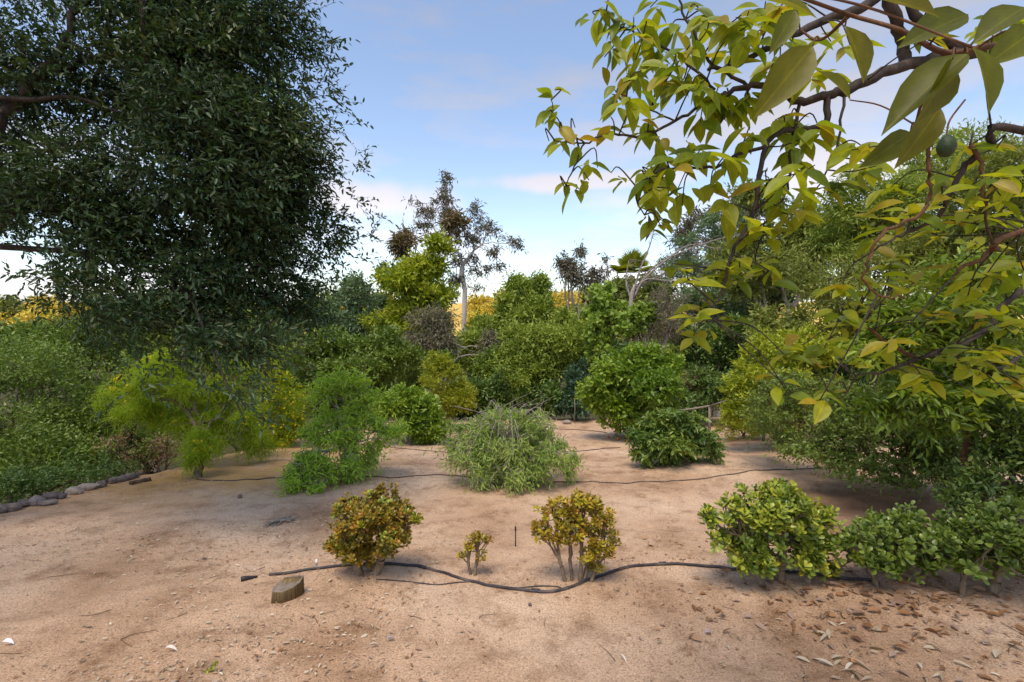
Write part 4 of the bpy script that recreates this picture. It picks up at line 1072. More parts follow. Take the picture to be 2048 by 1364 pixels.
# ---------------- big dark tree overhanging from the left
def overhang_tree():
    rng = np.random.default_rng(91)
    base = gp(-6.6, 4.4)
    lobes = [(150, 80, 300, 200, 5.0, 1.0), (430, 90, 150, 170, 5.2, 1.0), (300, 330, 280, 160, 4.8, 0.95), (520, 300, 120, 150, 5.2, 1.0), (560, 480, 105, 120, 5.4, 0.9), (440, 560, 150, 80, 5.0, 0.9),
             (590, 610, 70, 50, 5.4, 0.9), (-220, 250, 260, 300, 5.0, 0.5), (150, -260, 450, 220, 5.0, 0.5), (300, 600, 190, 75, 4.7, 0.65), (420, 470, 180, 90, 5.1, 1.0), (220, 450, 160, 80, 4.8, 0.8), (480, 640, 130, 55, 5.0, 0.8), (440, 690, 110, 38, 4.5, 0.8), (90, 430, 150, 90, 4.5, 0.30), (150, 520, 140, 60, 4.4, 0.35),
             (640, 200, 40, 60, 5.3, 0.55), (680, 330, 42, 45, 5.4, 0.40), (690, 440, 42, 60, 5.5, 0.35), (695, 540, 45, 50, 5.5, 0.35), (610, 70, 28, 60, 5.3, 0.7), (60, 570, 90, 30, 4.2, 0.4), (700, 600, 35, 25, 5.5, 0.4), (725, 335, 30, 16, 5.5, 0.5), (735, 480, 30, 14, 5.6, 0.5), (715, 415, 32, 26, 5.5, 0.4), (680, 255, 34, 22, 5.4, 0.5), (650, 130, 26, 40, 5.3, 0.5), (735, 535, 34, 40, 5.6, 0.38), (715, 595, 42, 32, 5.5, 0.42), (758, 470, 18, 12, 5.6, 0.5)]
    hangs = [(180, 600, 120, 40, 4.3, 0.7), (330, 660, 120, 40, 4.4, 0.8), (470, 770, 50, 44, 4.0, 0.42), (500, 800, 32, 36, 4.0, 0.55), (420, 750, 50, 32, 4.1, 0.32), (330, 715, 85, 28, 4.3, 0.30), (270, 775, 25, 25, 4.0, 0.6), (560, 690, 40, 35, 4.5, 0.7)]
    W = []
    for (px, py, a, c, D, w) in lobes + hangs:
        s = D / F
        W.append((P(px, py, D), np.array([a * s, min(0.6 * a * s, 1.0), c * s]), w * a * c))
    small = split_lobes(rng, W[:16], 8) + [x + (None,) for x in W[16:]]
    wt = np.array([x[2] for x in small], float); wt /= wt.sum()
    nt, m = 16500, 8
    k = rng.choice(len(small), nt, p=wt)
    C = np.array([x[0] for x in small])[k]; Rr = np.array([x[1] for x in small])[k]
    d = unit(rng, nt)
    S = C + d * Rr * (rng.uniform(0.1, 1, nt) ** 0.5)[:, None]
    over = split_lobes(rng, [(np.array(c), np.full(3, r) * [1, 1, .7], r * r) for c, r in (((-3.9, 2.9, 4.7), 1.5), ((-5.2, 2.2, 4.2), 1.6), ((-5.6, 5.2, 6.0), 1.8), ((-3.6, 5.4, 6.2), 1.6), ((-7.6, 4.0, 4.8), 1.8), ((-6.0, 0.6, 4.4), 1.6))], 7)
    wo_ = np.array([x[2] for x in over]); wo_ /= wo_.sum()
    no = 4200
    ko = rng.choice(len(over), no, p=wo_); do_ = unit(rng, no)
    So = np.array([x[0] for x in over])[ko] + do_ * np.array([x[1] for x in over])[ko] * (rng.uniform(.1, 1, no) ** .5)[:, None]
    tone = np.concatenate([np.array([rng.uniform() for _ in small])[k], rng.uniform(0, 1, no)])
    S = np.concatenate([S, So]); d = np.concatenate([d, do_]); nt = nt + no
    Dr = d * 0.5 + np.array([0.55, -0.05, 0.15]) + rng.normal(size=(nt, 3)) * 0.5
    Dr /= np.linalg.norm(Dr, axis=1)[:, None]
    lv = twigs(rng, S, Dr, 0.27, m, 0.064, 0.37, 0.22, 0.95, 0.15, 0.5, np.clip(tone * .5 + rng.uniform(0, .5, nt), 0, 1))
    root = empty('overhanging_tree', base, 'huge dark evergreen tree overhanging the upper left', 'tree')
    fork = np.array([-5.6, 4.6, base[2] + 2.2])
    tb = Tubes()
    tb.add(bezier([base - [0, 0, .3], base + [0.2, 0, 1.2], fork], 6), 0.26, 0.2, 10)
    sub = S[rng.choice(nt, 420, replace=False)]
    skeleton(tb, fork, sub, 0.0045, rng)
    for path, r0 in (([(120, 500, 4.6), (300, 540, 4.7), (370, 580, 4.6), (420, 690, 4.3), (455, 770, 4.1), (485, 830, 4.0)], 0.022), ([(-60, 190, 4.6), (60, 200, 4.6), (150, 195, 4.7), (300, 230, 4.8), (420, 120, 4.9)], 0.03),
                     ([(-50, 490, 4.5), (100, 500, 4.6), (250, 510, 4.7), (400, 535, 4.8), (520, 530, 4.9)], 0.035), ([(285, 0, 4.7), (288, 90, 4.7), (300, 230, 4.8)], 0.03)):
        tb.add(bezier([P(*p) for p in path], 5), r0, 0.006, 6)
    tb.build('trunk', M['dark_bark'], root, base)
    leaf_mesh('twig', T_NEEDLE, S, Dr + np.array([0, 0, -0.2]), rng.normal(size=(nt, 3)), np.full(nt, 0.27), np.full(nt, 0.0045), M['dark_bark'], np.zeros(nt), root, base)
    a, b2 = largest(lv[0], lv[3], 300)
    leaf_parts('leaf', T_HEX, *(v[a] for v in lv[:5]), LM['dark_oak'], root, base)
    c2, b2 = b2[:60000], b2[60000:]
    leaf_mesh('foliage', T_HEX, *(v[c2] for v in lv[:5]), LM['dark_oak'], lv[5][c2], root, base)
    leaf_mesh('crown', T_DIA, *(v[b2] for v in lv[:5]), LM['dark_oak'], lv[5][b2], root, base)
overhang_tree()

# ---------------- avocado tree reaching in from the right, overhead
def avocado():
    rng = np.random.default_rng(101)
    base = gp(3.5, 2.3)
    root = empty('avocado_tree', base, 'avocado tree with yellow-green leaves reaching in from upper right', 'tree')
    crotch = np.array([3.1, 2.3, 2.2])
    Tubes().add(bezier([base - [0, 0, .2], base + [-0.1, 0, 0.9], crotch], 6), 0.14, 0.10, 12).build('trunk', M['dark_bark'], root, base)
    limbs = [
        ([(2330, 160, 2.0), (2060, 98, 1.9), (1950, 105, 1.8), (1850, 122, 1.75), (1780, 140, 1.7), (1700, 178, 1.65), (1655, 190, 1.65), (1600, 205, 1.65), (1545, 172, 1.6), (1480, 178, 1.6), (1430, 195, 1.6), (1405, 215, 1.6)], .026, .005, 'dark_bark'),
        ([(1815, 132, 1.75), (1805, 80, 1.75), (1785, 20, 1.7), (1765, -60, 1.7)], .020, .018, 'dark_bark'),
        ([(1940, 103, 1.8), (1885, 80, 1.75), (1840, 45, 1.7), (1800, -40, 1.7)], .016, .015, 'dark_bark'),
        ([(1795, -40, 1.7), (1720, 18, 1.65), (1640, 45, 1.6), (1540, 95, 1.6), (1465, 130, 1.6), (1415, 140, 1.6)], .018, .005, 'dark_bark'),
        ([(1420, 205, 1.6), (1350, 242, 1.6), (1285, 270, 1.6), (1225, 268, 1.6), (1170, 287, 1.6), (1148, 335, 1.6), (1133, 372, 1.6)], .0055, .002, 'dark_bark'),
        ([(1170, 287, 1.6), (1135, 262, 1.6), (1110, 232, 1.6), (1102, 200, 1.6)], .003, .0015, 'dark_bark'),
        ([(1170, 287, 1.6), (1140, 286, 1.6), (1110, 282, 1.6)], .003, .0015, 'dark_bark'),
        ([(1655, 192, 1.65), (1650, 250, 1.62), (1567, 263, 1.6), (1532, 292, 1.58), (1518, 365, 1.55), (1503, 440, 1.52), (1465, 505, 1.5), (1450, 565, 1.5), (1432, 610, 1.5), (1418, 645, 1.5)], .011, .003, 'dark_bark'),
        ([(1532, 292, 1.58), (1470, 312, 1.55), (1420, 336, 1.55), (1323, 339, 1.55), (1284, 365, 1.55), (1269, 390, 1.55), (1289, 430, 1.55)], .006, .002, 'dark_bark'),
        ([(2330, 190, 1.7), (2048, 262, 1.5), (1975, 295, 1.45), (1930, 330, 1.45), (1900, 390, 1.45), (1870, 440, 1.45), (1800, 470, 1.45), (1750, 500, 1.45)], .013, .003, 'dark_bark'),
        ([(1860, 245, 1.3), (1857, 320, 1.3), (1858, 390, 1.3), (1845, 425, 1.3), (1760, 470, 1.3), (1735, 530, 1.3), (1727, 560, 1.3), (1755, 590, 1.3), (1810, 597, 1.3)], .006, .0025, 'red_bark'),
        ([(1940, 290, 1.4), (1962, 325, 1.4), (1969, 390, 1.4), (1984, 505, 1.4)], .006, .003, 'red_bark'),
        ([(2260, 330, 1.6), (2048, 465, 1.45), (1984, 505, 1.4), (1924, 535, 1.4), (1900, 560, 1.4)], .010, .003, 'red_bark'),
        ([(2300, 420, 2.1), (2048, 577, 1.9), (1974, 656, 1.85), (1895, 700, 1.8), (1834, 717, 1.75), (1777, 740, 1.75), (1716, 748, 1.75)], .013, .003, 'dark_bark'),
        ([(1834, 717, 1.75), (1777, 687, 1.75), (1735, 655, 1.75), (1707, 638, 1.75)], .007, .003, 'red_bark'),
        ([(2300, 660, 2.1), (2048, 709, 1.9), (1960, 716, 1.85), (1895, 720, 1.8)], .009, .005, 'dark_bark'),
        ([(1716, 748, 1.75), (1690, 790, 1.75), (1662, 800, 1.75)], .003, .002, 'red_bark'),
        ([(1430, 180, 1.6), (1380, 130, 1.6), (1300, 80, 1.6), (1240, 50, 1.6), (1205, 20, 1.6)], .005, .002, 'dark_bark'),
        ([(1500, 178, 1.6), (1420, 120, 1.6), (1380, 50, 1.6), (1350, -20, 1.6)], .006, .003, 'dark_bark'),
        ([(1350, 242, 1.6), (1290, 215, 1.6), (1245, 190, 1.6), (1225, 180, 1.6)], .003, .0015, 'dark_bark'),
        ([(1600, 205, 1.65), (1580, 300, 1.62), (1575, 380, 1.6), (1540, 430, 1.6), (1520, 480, 1.6)], .006, .002, 'dark_bark'),
        ([(1690, 180, 1.65), (1680, 260, 1.6), (1655, 340, 1.6), (1630, 380, 1.6)], .005, .002, 'dark_bark'),
    ]
    branch_pts = []
    for k, (path, r0, r1, bk) in enumerate(limbs):
        pw = [P(*p) for p in path]
        if k in (0, 9, 12, 13, 15): pw = [crotch + (0.25 * np.array([0, 0, 1.0]) if k == 0 else 0)] + pw[1:]
        pts = bezier(pw, 5)
        pts[1:-1] += rng.normal(size=(len(pts) - 2, 3)) * min(0.003, r0 * 0.5)
        Tubes().add(pts, r0, r1, 7).build('branch', M[bk], root, base)
        branch_pts.append(pts)
    BP = np.concatenate(branch_pts)
    clusters = [(1110, 180, 4), (1095, 232, 4), (1118, 262, 3), (1098, 282, 3), (1150, 255, 3), (1195, 335, 4), (1222, 345, 2), (1150, 385, 3), (1130, 378, 2), (1178, 360, 2), (1160, 300, 2),
                (1190, 30, 5), (1212, 100, 5), (1240, 60, 5), (1300, 15, 5), (1340, 60, 6), (1260, 150, 6), (1232, 205, 5), (1312, 118, 6), (1380, 90, 6), (1350, 180, 6), (1300, 232, 4), (1420, 40, 6), (1450, 105, 6),
                (1482, 30, 6), (1400, 245, 6), (1380, 285, 5), (1330, 300, 5), (1295, 345, 4), (1322, 365, 4), (1420, 375, 5), (1440, 405, 4), (1470, 330, 5), (1350, 390, 4), (1300, 405, 3), (1550, 240, 5), (1500, 255, 5), (1590, 330, 5),
                (1540, 365, 5), (1562, 400, 4), (1600, 425, 4), (1500, 465, 5), (1540, 480, 4), (1462, 560, 5), (1402, 572, 5), (1385, 630, 4), (1418, 650, 4), (1470, 645, 4), (1375, 555, 4), (1480, 535, 4), (1545, 560, 4),
                (1345, 140, 5), (1410, 160, 5), (1270, 95, 5), (1520, 60, 6), (1560, 130, 6), (1600, 90, 6), (1640, 260, 5), (1630, 330, 4), (1500, 200, 5), (1450, 240, 6), (1570, 20, 6),
                (1680, 590, 5), (1650, 375, 4), (1722, 600, 5), (1762, 560, 5), (1700, 650, 5), (1605, 690, 4), (1572, 712, 4), (1645, 702, 4), (1662, 775, 4), (1640, 800, 3), (1722, 722, 5), (1762, 702, 5), (1800, 742, 5), (1850, 760, 4),
                (1920, 722, 5), (1960, 740, 5), (2000, 702, 5), (2000, 622, 5), (1950, 582, 5), (1882, 622, 5), (1842, 560, 5), (1782, 522, 5), (1802, 422, 5), (1862, 472, 5), (1902, 540, 5), (1950, 482, 5), (2000, 432, 5), (2022, 542, 5),
                (1752, 332, 4), (1772, 382, 4), (1702, 300, 4), (1900, 440, 4), (1740, 480, 4), (1990, 300, 4), (2040, 350, 4), (2030, 640, 4), (2030, 740, 4), (1890, 360, 4), (1960, 360, 4), (2030, 800, 4), (1970, 800, 3), (1640, 140, 5), (1700, 90, 5), (1860, 40, 5), (1990, 40, 5)]
    extra = []
    for (px, py, n) in clusters:
        if px > 1200 and (py < 430 or rng.uniform() < 0.75): extra.append((px + rng.normal() * 34, py + rng.normal() * 28, max(3, n - 1)))
    clusters = clusters + extra
    Pn = []; X = []; Z = []; L = []
    tw = Tubes()
    for (px, py, n) in clusters:
        right = px > 1640
        low = py > 430
        D = rng.uniform(1.3, 1.75) if not right else (rng.uniform(1.5, 1.95) if low else rng.uniform(1.3, 1.8))
        if px < 1250: D = 1.6
        c = P(px, py, D)
        q = BP[np.argmin(np.linalg.norm(BP - c[None], axis=1))]
        midp = (q + c) / 2 + rng.normal(size=3) * 0.015 + np.array([0, 0, 0.02])
        tw.add(bezier([q, midp, c], 4), 0.0028, 0.0016, 5)
        hd = (c - q); hd = hd / (np.linalg.norm(hd) + 1e-6)
        az0 = rng.uniform(0, 6.28)
        n = n + (1 if px > 1200 else 0)
        for i in range(n):
            az = az0 + i * 2.4 + rng.normal() * 0.3
            dn = rng.uniform(-0.45, 0.55) if low else (rng.uniform(0.1, 0.95) if not right else rng.uniform(-0.15, 0.75))
            X.append(np.array([math.cos(az), math.sin(az) * 0.8, -dn]) + hd * 0.3)
            Z.append(np.array([rng.normal() * 0.35, rng.normal() * 0.35 - 0.45, 0.9]))
            Pn.append(c + rng.normal(size=3) * 0.012 - hd * rng.uniform(0, 0.05))
            L.append(rng.uniform(0.062, 0.104) if low else (rng.uniform(0.065, 0.118) if px > 1250 else rng.uniform(0.06, 0.095)))
    tw.build('twigs', M['dark_bark'], root, base)['kind'] = 'stuff'
    Pn, X, Z, L = map(np.array, (Pn, X, Z, L))
    L = L * 0.92
    W = L * rng.uniform(0.40, 0.54, len(L))
    a, b2 = largest(Pn, L, 290)
    leaf_parts('leaf', T_BIG, Pn[a], X[a], Z[a], L[a], W[a], LM['avocado'], root, base, smooth=True)
    leaf_mesh('foliage', T_BIG, Pn[b2], X[b2], Z[b2], L[b2], W[b2], LM['avocado'], rng.uniform(0, 1, len(b2)), root, base, smooth=True)
    # the leaves nearest the camera
    near = [((1625, 92), (1500, 245), .95, .42), ((1690, 52), (1755, 170), .85, .62), ((1500, -5), (1672, 15), .6, .5), ((1935, 108), (1740, 262), .75, .34), ((1905, 118), (1850, 255), .75, .5),
            ((1935, 30), (1790, 82), .7, .42), ((1880, 215), (1792, 345), .8, .36), ((2050, 15), (1940, 75), .62, .5), ((1735, -8), (1925, 18), .6, .36), ((1945, 95), (2015, 235), .55, .75), ((1850, 190), (1825, 330), .95, .3),
            ((2070, 60), (1970, 130), .7, .5), ((1820, 265), (1720, 340), 1.0, .4), ((1700, 200), (1640, 120), 1.1, .4), ((1590, 20), (1540, 110), 1.0, .4)]
    P2 = np.array([P(*a_, d) for a_, b_, d, w in near]); E2 = np.array([P(*b_, d * 0.97) for a_, b_, d, w in near])
    X2 = E2 - P2; L2 = np.linalg.norm(X2, axis=1) * 0.86; W2 = L2 * np.array([n_[3] for n_ in near])
    Z2 = np.array([[rng.normal() * 0.4, -0.8, 0.5 + rng.normal() * 0.2] for _ in near])
    leaf_parts('leaf', T_BIG, P2, X2, Z2, L2, W2, LM['avocado_near'], root, base, smooth=True)
    NB = []
    for path, r0 in (([(2330, 60, 1.5), (2120, 70, .95), (1980, 92, .78), (1890, 105, .78), (1800, 60, .8), (1700, 30, .85), (1600, -5, .75), (1500, -30, .65)], .006),
                     ([(1890, 105, .78), (1850, 190, .88), (1830, 250, .95)], .0035), ([(1700, 30, .85), (1640, 80, .95), (1600, 60, 1.0)], .0035)):
        pts = bezier([P(*p) for p in path], 8)
        Tubes().add(pts, r0, 0.002, 6).build('branch', M['red_bark'], root, base)
        NB.append(pts)
    NB = np.concatenate(NB)
    tb = Tubes()
    for p in P2:
        q = NB[np.argmin(np.linalg.norm(NB - p[None], axis=1))]
        tb.add(bezier([q, (q + p) / 2 + [0, 0, 0.012], p], 5), 0.0018, 0.0014, 5)
    tb.build('petioles', M['red_bark'], root, base)['kind'] = 'stuff'
    # the rest of the crown, spreading over the right-hand foreground
    lob = [((4.6, 2.9, 4.3), 1.4), ((3.0, 1.1, 4.4), 1.1), ((3.7, 1.7, 4.3), 1.2), ((4.7, 1.5, 3.6), 1.4), ((5.3, 3.6, 3.6), 1.2), ((4.2, 0.2, 3.8), 1.4)]
    lo = split_lobes(rng, [(np.array(c), np.full(3, r) * [1, 1, .7], r * r) for c, r in lob], 7)
    wq = np.array([x[2] for x in lo]); wq = wq / wq.sum()
    nt = 1500
    kq = rng.choice(len(lo), nt, p=wq)
    dq = unit(rng, nt)
    Sq = np.array([x[0] for x in lo])[kq] + dq * np.array([x[1] for x in lo])[kq] * (rng.uniform(.1, 1, nt) ** .5)[:, None]
    lvq = twigs(rng, Sq, dq * .8 + np.array([0, 0, .1]), 0.25, 6, 0.12, 0.42, 0.3, 0.9, 0.5, 0.6)
    leaf_mesh('crown', T_HEX, *lvq[:5], LM['avocado'], lvq[5], root, base)
    tb = Tubes(); skeleton(tb, crotch, Sq[rng.choice(nt, 130, replace=False)], 0.006, rng)
    tb.build('upper_limbs', M['dark_bark'], root, base)
    # hanging fruit and one withered leaf
    fm = noise_mat('avocado_skin', (0.022, 0.038, 0.018), (0.045, 0.066, 0.028), 60, 0.45, 0.25)
    me = ball_mesh('avocado_fruit', 0.021, fm, 10, 1.35)
    for v in me.vertices:
        if v.co.z > 0: v.co.x *= 1 - 9 * v.co.z; v.co.y *= 1 - 9 * v.co.z
    f = link('fruit', me, root, P(1893, 292, 1.25) - base)
    Tubes().add(bezier([P(1893, 270, 1.25), P(1900, 240, 1.3), P(1930, 200, 1.5)], 4), 0.002, 0.003, 5).build('fruit_stalk', M['red_bark'], root, base)
    p1 = P(1296, 428, 1.55); p2 = P(1298, 482, 1.55)
    leaf_mesh('withered_leaf', T_BIG, np.array([p1]), np.array([p2 - p1]), np.array([[0.6, -0.5, 0.1]]), np.array([0.088]), np.array([0.03]), noise_mat('withered', (0.10, 0.07, 0.065), (0.17, 0.12, 0.11), 30), np.zeros(1), root, base, kind=None, smooth=True)
avocado()

# ------------------------------------------------------------------ irrigation pipes
M['black_pipe'] = noise_mat('black_pipe', (0.016, 0.014, 0.018), (0.12, 0.095, 0.08), 7, 0.55, 0.15, spec=0.4, c3=(0.035, 0.031, 0.036))
M['dusty_pipe'] = noise_mat('dusty_pipe', (0.045, 0.038, 0.036), (0.17, 0.13, 0.10), 5, 0.75, 0.15)
M['grey_pipe'] = noise_mat('grey_pipe', (0.20, 0.20, 0.21), (0.32, 0.32, 0.33), 18, 0.55, 0.1)
M['white_plastic'] = noise_mat('white_plastic', (0.62, 0.60, 0.56), (0.75, 0.73, 0.70), 10, 0.5, 0.05)
def pipe(name, label, px, r, lift=0.6, cat='pipe', sides=8, m='black_pipe'):
    w = [onground(x, y) for x, y in px]
    pts = bezier(w, 10)
    pts[:, 2] = ground(pts[:, 0], pts[:, 1]) + r * lift + 0.006
    pts[:, :2] += np.stack([fbm(pts[:, 0] * 3, pts[:, 1] * 3, 71, 2), fbm(pts[:, 0] * 3, pts[:, 1] * 3, 72, 2)], -1) * 0.02
    pts[:, 2] = ground(pts[:, 0], pts[:, 1]) + r * lift * (1 + 0.9 * fbm(pts[:, 0] * 2, pts[:, 1] * 2, 73, 2)) + 0.004
    o = Tubes().add(pts, r, r, sides).build(name, M[m])
    return tag(o, label, cat)
pipe('irrigation_pipe', 'thick black irrigation pipe snaking past the jade plants in front', [(538, 1151), (640, 1139), (720, 1132), (800, 1131), (860, 1141), (920, 1160), (1000, 1178), (1090, 1187), (1135, 1180), (1200, 1154), (1270, 1134), (1350, 1130), (1420, 1135), (1480, 1142), (1600, 1150), (1750, 1165)], 0.0115)
front = [o for o in bpy.data.objects if o.get('label', '').startswith('thick black irrigation pipe')][0]
for (xa, ya), (xb, yb) in (((838, 1136), (852, 1140)), ((1063, 1185), (1080, 1187)), ((1318, 1131), (1332, 1130))):
    pa, pb = onground(xa, ya), onground(xb, yb)
    Tubes().add([pa + [0, 0, .011], pb + [0, 0, .011]], 0.0155, 0.0155, 10).build('coupling', M['black_pipe'], front)
pipe('drip_tube', 'thin black drip tube from dense jade plant to thick pipe', [(752, 1161), (800, 1164), (850, 1169), (900, 1169), (945, 1167)], 0.0045)
pipe('drip_tube', 'thin black drip tube beside the open golden jade plant', [(1035, 1178), (1075, 1174), (1110, 1176), (1130, 1181)], 0.0045)
pipe('irrigation_pipe', 'middle black irrigation pipe crossing behind the jade plants', [(395, 960), (440, 962), (500, 960), (560, 957), (650, 955), (760, 955), (850, 952), (920, 953), (1000, 960), (1060, 964), (1160, 965), (1260, 967), (1340, 963), (1440, 952), (1530, 942), (1620, 938), (1700, 937)], 0.009, 0.4, m='dusty_pipe')
pipe('irrigation_pipe', 'farther black irrigation pipe between orange tree and rounded citrus', [(610, 885), (700, 889), (760, 892), (800, 897), (870, 904), (1000, 906), (1090, 903), (1170, 902), (1240, 896)], 0.009, 0.3, m='dusty_pipe')
pipe('irrigation_pipe', 'farthest short black irrigation pipe at the end of the yard', [(1095, 856), (1130, 859), (1180, 862), (1215, 866)], 0.009, 0.3, m='dusty_pipe')

# end plug of the thick pipe
p0 = onground(482, 1163); p1 = onground(515, 1156)
plug = Tubes().add([p0 + [0, 0, .018], p0 * .75 + p1 * .25 + [0, 0, .018], p1 + [0, 0, .01]], 0.018, 0.008, 10, radii=[0.019, 0.018, 0.007]).build('pipe_end', M['black_pipe'])
tag(plug, 'half-buried black pipe end left of the wooden block', 'pipe end')

def riser(name, label, px, h, r, matk, cap=None, lean=(0, 0)):
    b = onground(*px)
    root = empty(name, b, label, 'riser')
    top = b + np.array([lean[0], lean[1], h])
    Tubes().add([b - [0, 0, .05], top], r, r, 10).build('pipe', M[matk], root, b)
    if cap:
        Tubes().add([top, top + [lean[0] * .1, 0, cap[1] * .3], top + [lean[0] * .2, 0, cap[1]]], r, r, 10, radii=[r * 1.35, r * 1.35, r * 1.05]).build('cap', M[cap[0]], root, b)
    else:
        Tubes().add([top - [0, 0, .02], top + [0, 0, 0.012], top + [0, 0, .03]], r, r, 10, radii=[r * 1.4, r * 1.4, r * .7]).build('nozzle', M['black_pipe'], root, b)
riser('sprinkler_riser', 'thin black upright sprinkler riser between two jade plants', (1031, 1093), 0.17, 0.006, 'black_pipe')
riser('pipe_riser', 'short grey riser with white cap left of dense jade', (632, 1141), 0.055, 0.009, 'grey_pipe', ('white_plastic', 0.03), (0.006, 0))

# ------------------------------------------------------------------ wooden block, root stub, edging logs and stones, stakes, rail fence
M['cut_wood'] = noise_mat('cut_wood', (0.10, 0.068, 0.034), (0.28, 0.20, 0.095), 9, 0.85, 0.8, (8, 8, 0.5), bscale=14)
M['cut_top'] = noise_mat('cut_top', (0.12, 0.095, 0.075), (0.27, 0.22, 0.175), 20, 0.85, 0.4)
M['old_log'] = noise_mat('old_log', (0.11, 0.085, 0.075), (0.30, 0.245, 0.215), 10, 0.9, 0.7, (0.5, 3, 3))
M['stone'] = noise_mat('stone', (0.13, 0.11, 0.11), (0.28, 0.25, 0.24), 9, 0.85, 0.6)
M['dark_stone'] = noise_mat('dark_stone', (0.055, 0.048, 0.052), (0.15, 0.13, 0.13), 9, 0.85, 0.6)
M['pale_stone'] = noise_mat('pale_stone', (0.22, 0.18, 0.15), (0.38, 0.32, 0.265), 9, 0.85, 0.5)
M['post_wood'] = noise_mat('post_wood', (0.16, 0.14, 0.11), (0.32, 0.29, 0.24), 14, 0.9, 0.4, (3, 3, 0.5))

def block():
    b = onground(570, 1198)
    s = b[1] / F
    root = empty('wooden_block', b, 'short split wooden log block lying before the dense jade plant', 'wood block')
    # a log billet standing on its cut end, top sloped and split
    out = [(-29, 0.0), (-20, -14), (2, -17), (20, -9), (29, 3), (28, 20), (8, 26), (-18, 20)]
    V = []; n = len(out)
    for x, y in out: V.append((x * s * 1.0, y * s * 1.4, -0.02))
    for x, y in out: V.append(((x * 0.93 + 2.5) * s, y * s * 1.3, (28 + 0.12 * x + 0.10 * y) * s))
    V.append(((2) * s, 3 * s, 27.5 * s))
    Fc = [(i, (i + 1) % n, n + (i + 1) % n, n + i) for i in range(n)]
    me = make_mesh('wooden_block', np.array(V[:2 * n]), np.concatenate([np.array(f) for f in Fc + [tuple(range(n))[::-1]]]), np.array([4] * n + [n]), M['cut_wood'])
    link('side', me, root)
    Ft = [(i, (i + 1) % n, n) for i in range(n)]
    Vt = np.array(V)[n:]
    # a raised splinter step on the far half of the top
    me2 = make_mesh('cut_face', Vt, np.concatenate([np.array(f) for f in Ft]), np.full(n, 3), M['cut_top'])
    link('cut_face', me2, root)
    z = 28 * s
    st = np.array([(-12, 8, 27), (25, 6, 30), (25, 18, 31), (-14, 18, 28), (-10, 9.5, 31), (24, 8, 34.5), (24, 17.5, 35), (-12, 17.5, 32)], float) * s
    st[:, 1] *= 1.3
    Fs = [(0, 1, 5, 4), (1, 2, 6, 5), (2, 3, 7, 6), (3, 0, 4, 7), (4, 5, 6, 7)]
    link('splinter', make_mesh('splinter', st, np.concatenate([np.array(f) for f in Fs]), np.full(5, 4), M['cut_wood']), root)
block()

def rock_mesh(name, seed, dims, material, n=7, rough=0.28):
    rng = np.random.default_rng(seed)
    me = ball_mesh(name, 1.0, material, n)
    co = np.zeros(len(me.vertices) * 3, np.float32); me.vertices.foreach_get('co', co); co = co.reshape(-1, 3)
    k = rng.normal(size=(7, 3)); k /= np.linalg.norm(k, axis=1)[:, None]
    for v in k:      # chop facets
        d = co @ v; lim = rng.uniform(0.55, 0.85)
        co -= np.maximum(d - lim, 0)[:, None] * v[None] * 0.9
    co += rng.normal(size=co.shape) * 0.02 * rough * 4
    co *= np.asarray(dims)[None]
    me.vertices.foreach_set('co', co.ravel().astype(np.float32))
    me.polygons.foreach_set('use_smooth', np.zeros(len(me.polygons), bool))
    me.update()
    return me

def rock(name, label, cat, px, dims, seed, matk, rot=0.0, sink=0.3, group=None):
    b = onground(*px)
    o = link(name, rock_mesh(name, seed, dims, M[matk]), None, b + np.array([0, 0, dims[2] * (1 - sink)]))
    o.rotation_euler = (0, 0, rot)
    return tag(o, label, cat, group)

def log(label, pa, pb, r, seed, matk='old_log'):
    rng = np.random.default_rng(seed)
    a, b = onground(*pa), onground(*pb)
    a = a + [0, 0, r * 0.6]; b = b + [0, 0, r * 0.6]
    c = (a + b) / 2
    n = 9
    t = np.linspace(0, 1, n)[:, None]
    pts = a * (1 - t) + b * t + rng.normal(size=(n, 3)) * r * 0.10
    tb = Tubes(); tb.add(pts, r, r, 12, radii=r * rng.uniform(0.82, 1.08, n))
    V = np.concatenate(tb.V); V += rng.normal(size=V.shape) * r * 0.05; tb.V = [V]
    o = tb.build('edging_log', M[matk], None, c, smooth=False)
    o.location = c
    return tag(o, label, 'log', 'logs edging the left side of the yard')

log('farthest edging log, near the flowering tree trunk', (268, 958), (318, 944), 0.055, 1)
log('grey edging log second from the flowering tree', (222, 968), (268, 957), 0.055, 2)
log('broken edging log lying loose in front of the others', (262, 970), (300, 962), 0.035, 3, 'brown_twig')
log('mossy edging log right of the two pale stones', (189, 978), (212, 972), 0.055, 4)
log('thick grey log at the left picture edge', (-20, 1030), (38, 1019), 0.06, 5)
log('second log behind the one at the left picture edge', (-30, 1018), (14, 1010), 0.05, 6)
rock('edging_stone', 'pale edging stone below the wooden stake', 'stone', (177, 980), (0.13, 0.07, 0.06), 11, 'pale_stone', 0.5)
rock('edging_stone', 'pale edging stone left of the wooden stake', 'stone', (150, 989), (0.11, 0.07, 0.06), 12, 'pale_stone', 0.3)
rock('edging_stone', 'largest dark edging stone in the middle of the row', 'stone', (76, 1010), (0.09, 0.075, 0.07), 13, 'stone', 0.9)
rock('edging_stone', 'dark edging stone just right of the left logs', 'stone', (48, 1014), (0.08, 0.07, 0.06), 14, 'dark_stone', 0.2)
rock('edging_stone', 'long dark edging stone right of the largest stone', 'stone', (103, 1000), (0.10, 0.065, 0.065), 15, 'dark_stone', 0.4)
rock('edging_stone', 'flat reddish edging stone in front of the row', 'stone', (97, 1010), (0.10, 0.06, 0.04), 16, 'old_log', 0.4)
rock('edging_stone', 'dark edging stone left of the pale stones', 'stone', (120, 998), (0.08, 0.055, 0.05), 17, 'dark_stone', 0.7)
